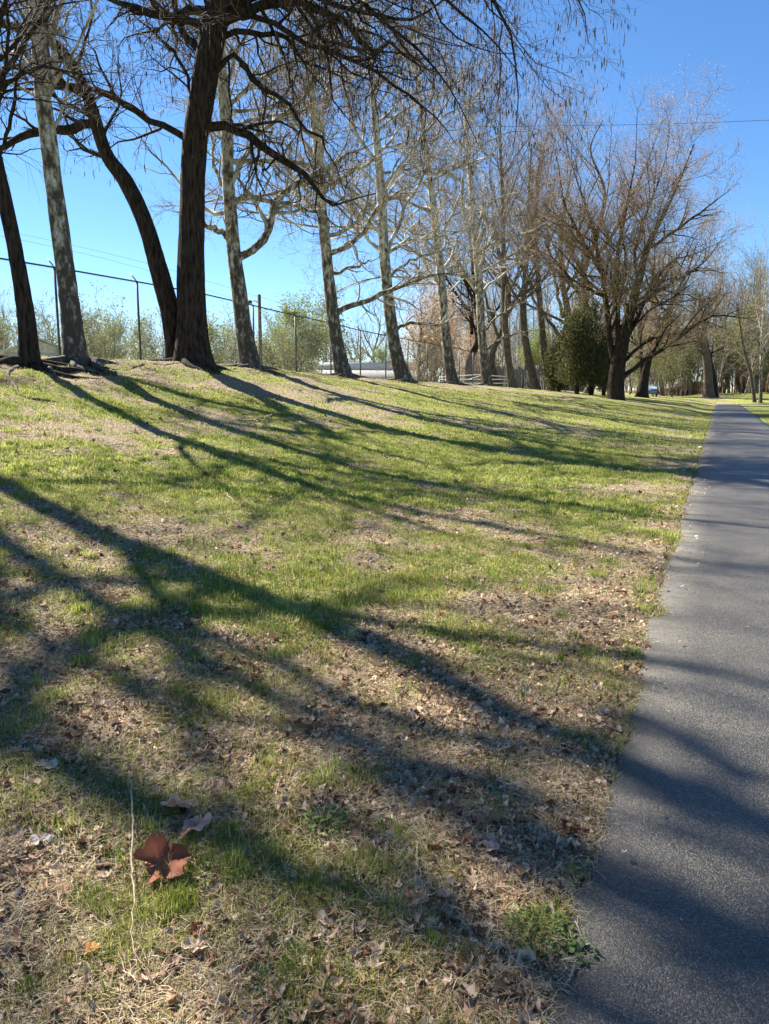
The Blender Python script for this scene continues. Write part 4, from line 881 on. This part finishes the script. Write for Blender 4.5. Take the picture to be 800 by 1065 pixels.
big_leaf(95, 998, .055, (.55, .25, .07), 'small orange-tan leaf left of the long pale stem', .3, .5, 4, 3, .02)
big_leaf(203, 976, .07, (.25, .08, .04), 'small red-brown folded leaf right of the bright grass tuft', 1.0, 1.1, 5, 5, .02, (.3, .2), .7)
big_leaf(43, 880, .075, (.52, .50, .48), 'flat whitish grey leaf in the shade at the left edge', 2.4, .2, 6, 3, .02)
big_leaf(205, 998, .075, (.56, .43, .32), 'light beige leaf below the small red-brown one', 3.6, .6, 7, 5, .02)
big_leaf(486, 885, .075, (.42, .20, .12), 'upright russet leaf in the dark patch near the path', 1.4, 1.1, 8, 3, .03, (.8, .1), .5)
big_leaf(50, 802, .10, (.58, .47, .36), 'pale tan leaf on the left edge above the shaded strip', .9, .5, 9, 5, .02)
big_leaf(510, 893, .07, (.55, .38, .30), 'pinkish curled leaf next to the upright russet leaf', .2, .8, 10, 3, .02)

# sticks and stems
def stick(pts, r, m, label, lift=.02, side=None, name='fallen_twig'):
    P = []
    for p in pts:
        c = ground_at(p[0], p[1]); P.append(c + np.array([0, 0, lift + (p[2] if len(p) > 2 else 0)]))
    b = P[0].copy(); root = thing(name, label, 'twig', b, 'fallen twigs on the grass'); rg = np.random.default_rng(int(pts[0][0]))
    Q = spline(np.array(P) - b, 26); Q[1:-1] += rg.normal(size=(24, 3)) * r * .8
    g = Geo(); g.tube(Q, np.linspace(r * 1.15, r * .3, 26) * rg.uniform(.8, 1.25, 26), 7, jit=.3, rg=rg); obj('main_stem', g.mesh('main_stem', True), m, root)
    for s in side or []:
        SP = [ground_at(*q)[:] + np.array([0, 0, lift * .8]) - b for q in s]; g = Geo(); g.tube(spline(np.array(SP), 10), np.linspace(r * .6, r * .3, 10), 6); obj('side_twig', g.mesh('side_twig', True), m, root)
stick([(136, 820, .035), (139, 870, .025), (137, 910, .022), (141, 945, .022), (139, 985, .024), (144, 1012, .022), (160, 1045, .018)], .0034, M['stick'], 'long pale stem lying upright in view beside the reddish brown leaf', side=[[(140, 947), (152, 953), (164, 958)], [(138, 872), (148, 876), (158, 872), (152, 856)], [(143, 1008), (136, 1018), (133, 1030)]])
stick([(433, 885), (435, 905), (440, 932)], .0032, M['stick'], 'short pale twig standing out in the shaded centre foreground')
stick([(372, 852), (395, 850), (415, 848)], .004, M['stickd'], 'short dark stick lying level in the central shadow')
stick([(578, 728, .0), (583, 716, .05), (588, 705, .09)], .005, M['stickd'], 'dark stub of twig poking up near the path edge')
stick([(235, 515), (248, 527), (262, 538)], .006, M['stick'], 'thin tan twig on the sunlit slope at left centre')
stick([(690, 536), (700, 540), (722, 544)], .006, M['stick'], 'x') if False else None
stick([(246, 437), (262, 438), (275, 436), (290, 430), (315, 434)], .02, M['stick'], 'long curved branch lying on the upper bank below the pale sycamore')
stick([(345, 540), (360, 548), (372, 552)], .006, M['stickd'], 'small dark twig on the grass in mid slope')
stick([(60, 970, .01), (75, 962), (92, 955)], .002, M['stick'], 'thin pale twig at the lower left above the orange-tan leaf')
stick([(478, 750), (482, 765), (480, 782)], .003, M['stick'], 'short straw-coloured twig standing in the dry patch')
stick([(598, 1015), (590, 1030), (582, 1040)], .0022, M['stick'], 'curved pale stem at the asphalt edge in the lower foreground')
stick([(298, 990), (310, 970), (322, 955)], .0035, M['stick'], 'pale twig lying slanted in the lower centre foreground', side=[[(300, 988), (308, 996), (318, 1003)]])

# broadleaf weeds
def weed(px, py, r, n, lsz, label, col=(.11, .19, .045)):
    c = ground_at(px, py); rg = np.random.default_rng(px); root = thing('weed_plant', label, 'weed', c, 'green weeds in the turf')
    ang = rg.random(n) * 6.28; d = r * np.sqrt(rg.random(n)); P = leaf_verts(n, rg, rg.uniform(lsz * .6, lsz * 1.2, n), .5)
    xy = np.stack([c[0] + d * np.cos(ang), c[1] + d * np.sin(ang)], -1)
    P = place(P, xy, rg, 0, .45); P[..., 2] += (.012 + .035 * rg.random(n) * (1 - d / r * .5))[:, None]; cen = P[:, 0].copy() - c; P = P - c
    i = np.arange(10); t = np.stack([0 * i, 1 + i, 1 + (i + 1) % 10], -1)[None] + np.arange(n)[:, None, None] * 11
    me = mesh_np('leaves', P.reshape(-1, 3), None, t.reshape(-1, 3)); cc = np.array(col) * rg.uniform(.7, 1.4, (n, 1)); setcol(me, cc, 11); obj('leaves', me, M['blades'], root)
    g = Geo(); 
    for k in range(n): g.tube([(cen[k][0] * .3, cen[k][1] * .3, -.005), (cen[k][0] * .7, cen[k][1] * .7, cen[k][2] * .8), cen[k]], .0008, 3, cap=False)
    obj('stems', g.mesh('stems'), M['blades'] if False else M['stick'], root)
weed(337, 864, .085, 190, .021, 'bright green clover patch in the centre foreground', (.20, .28, .08))
weed(603, 1003, .045, 26, .026, 'round-leaved weed creeping onto the asphalt edge')
weed(560, 980, .10, 330, .020, 'dense green weed clump at the path edge in the lower foreground', (.17, .22, .07))
weed(120, 700, .22, 260, .03, 'yellow-green weed patch on the left of the slope', (.20, .22, .05))
weed(652, 684, .10, 90, .03, 'low green weed at the edge of the asphalt in mid view')
weed(120, 870, .05, 40, .012, 'small weed beside the top of the long pale stem')
weed(485, 1000, .03, 18, .02, 'tiny pale green weed left of the dense path-edge clump', (.16, .20, .07))
weed(520, 690, .16, 160, .022, 'green weed patch at the lower edge of the large diagonal shadow')
weed(270, 1030, .04, 40, .014, 'small weed near the bottom edge of the lawn')

# stones by the path
def stone(px, py, s, label):
    c = ground_at(px, py); import bmesh
    bm = bmesh.new(); bmesh.ops.create_icosphere(bm, subdivisions=3, radius=1); rg = np.random.default_rng(px); ph = rg.random(6) * 6
    for v in bm.verts:
        k = 1 + .14 * math.sin(v.co.x * 3 + ph[0]) + .12 * math.sin(v.co.y * 4 + ph[1]) + .08 * math.sin(v.co.z * 7 + v.co.x * 5 + ph[2]); v.co = Vector((v.co.x * s * k, v.co.y * s * .8 * k, v.co.z * s * .5 * k))
    me = bpy.data.meshes.new('stone'); bm.to_mesh(me); bm.free()
    for p in me.polygons: p.use_smooth = True
    o = obj('stone', me, M['stone'], None, label=label, category='stone'); o.location = (c[0], c[1], c[2] + s * .25)
stone(729, 466, .06, 'pale stone on the turf at the far left edge of the path')
stone(437, 672, .02, 'small pale stone on the dry slope under the diagonal shadow')
stone(440, 700, .015, 'tiny grey stone on the slope, just below the other small stone')
# bare gnarled roots on the bank
def rootline(pts, r, label):
    P = [ground_at(*p) for p in pts]; b = P[0].copy(); g = Geo(); rg = np.random.default_rng(int(pts[0][0]))
    Q = spline(np.array(P) - b, 24); Q[:, 2] += r * .35; Q[1:] += rg.normal(size=(23, 3)) * r * .25
    g.tube(Q, np.linspace(r, r * .35, 24), 9, jit=.3, rg=rg); o = obj('surface_root', g.mesh('surface_root', True), M['bark'], None, label=label, category='root', group='roots on the bank'); o.location = [float(t) for t in b]
rootline([(18, 383), (8, 390), (15, 402), (22, 412), (40, 416), (62, 419)], .05, 'gnarled root looping on the bank below the leftmost dark tree')
rootline([(95, 378), (104, 384), (113, 389), (122, 392)], .10, 'thick sunlit root at the right of the flaky sycamore')
rootline([(48, 383), (54, 390), (60, 396)], .08, 'short knobby root right of the leftmost dark tree')
print('verts', sum(len(m.vertices) for m in bpy.data.meshes))
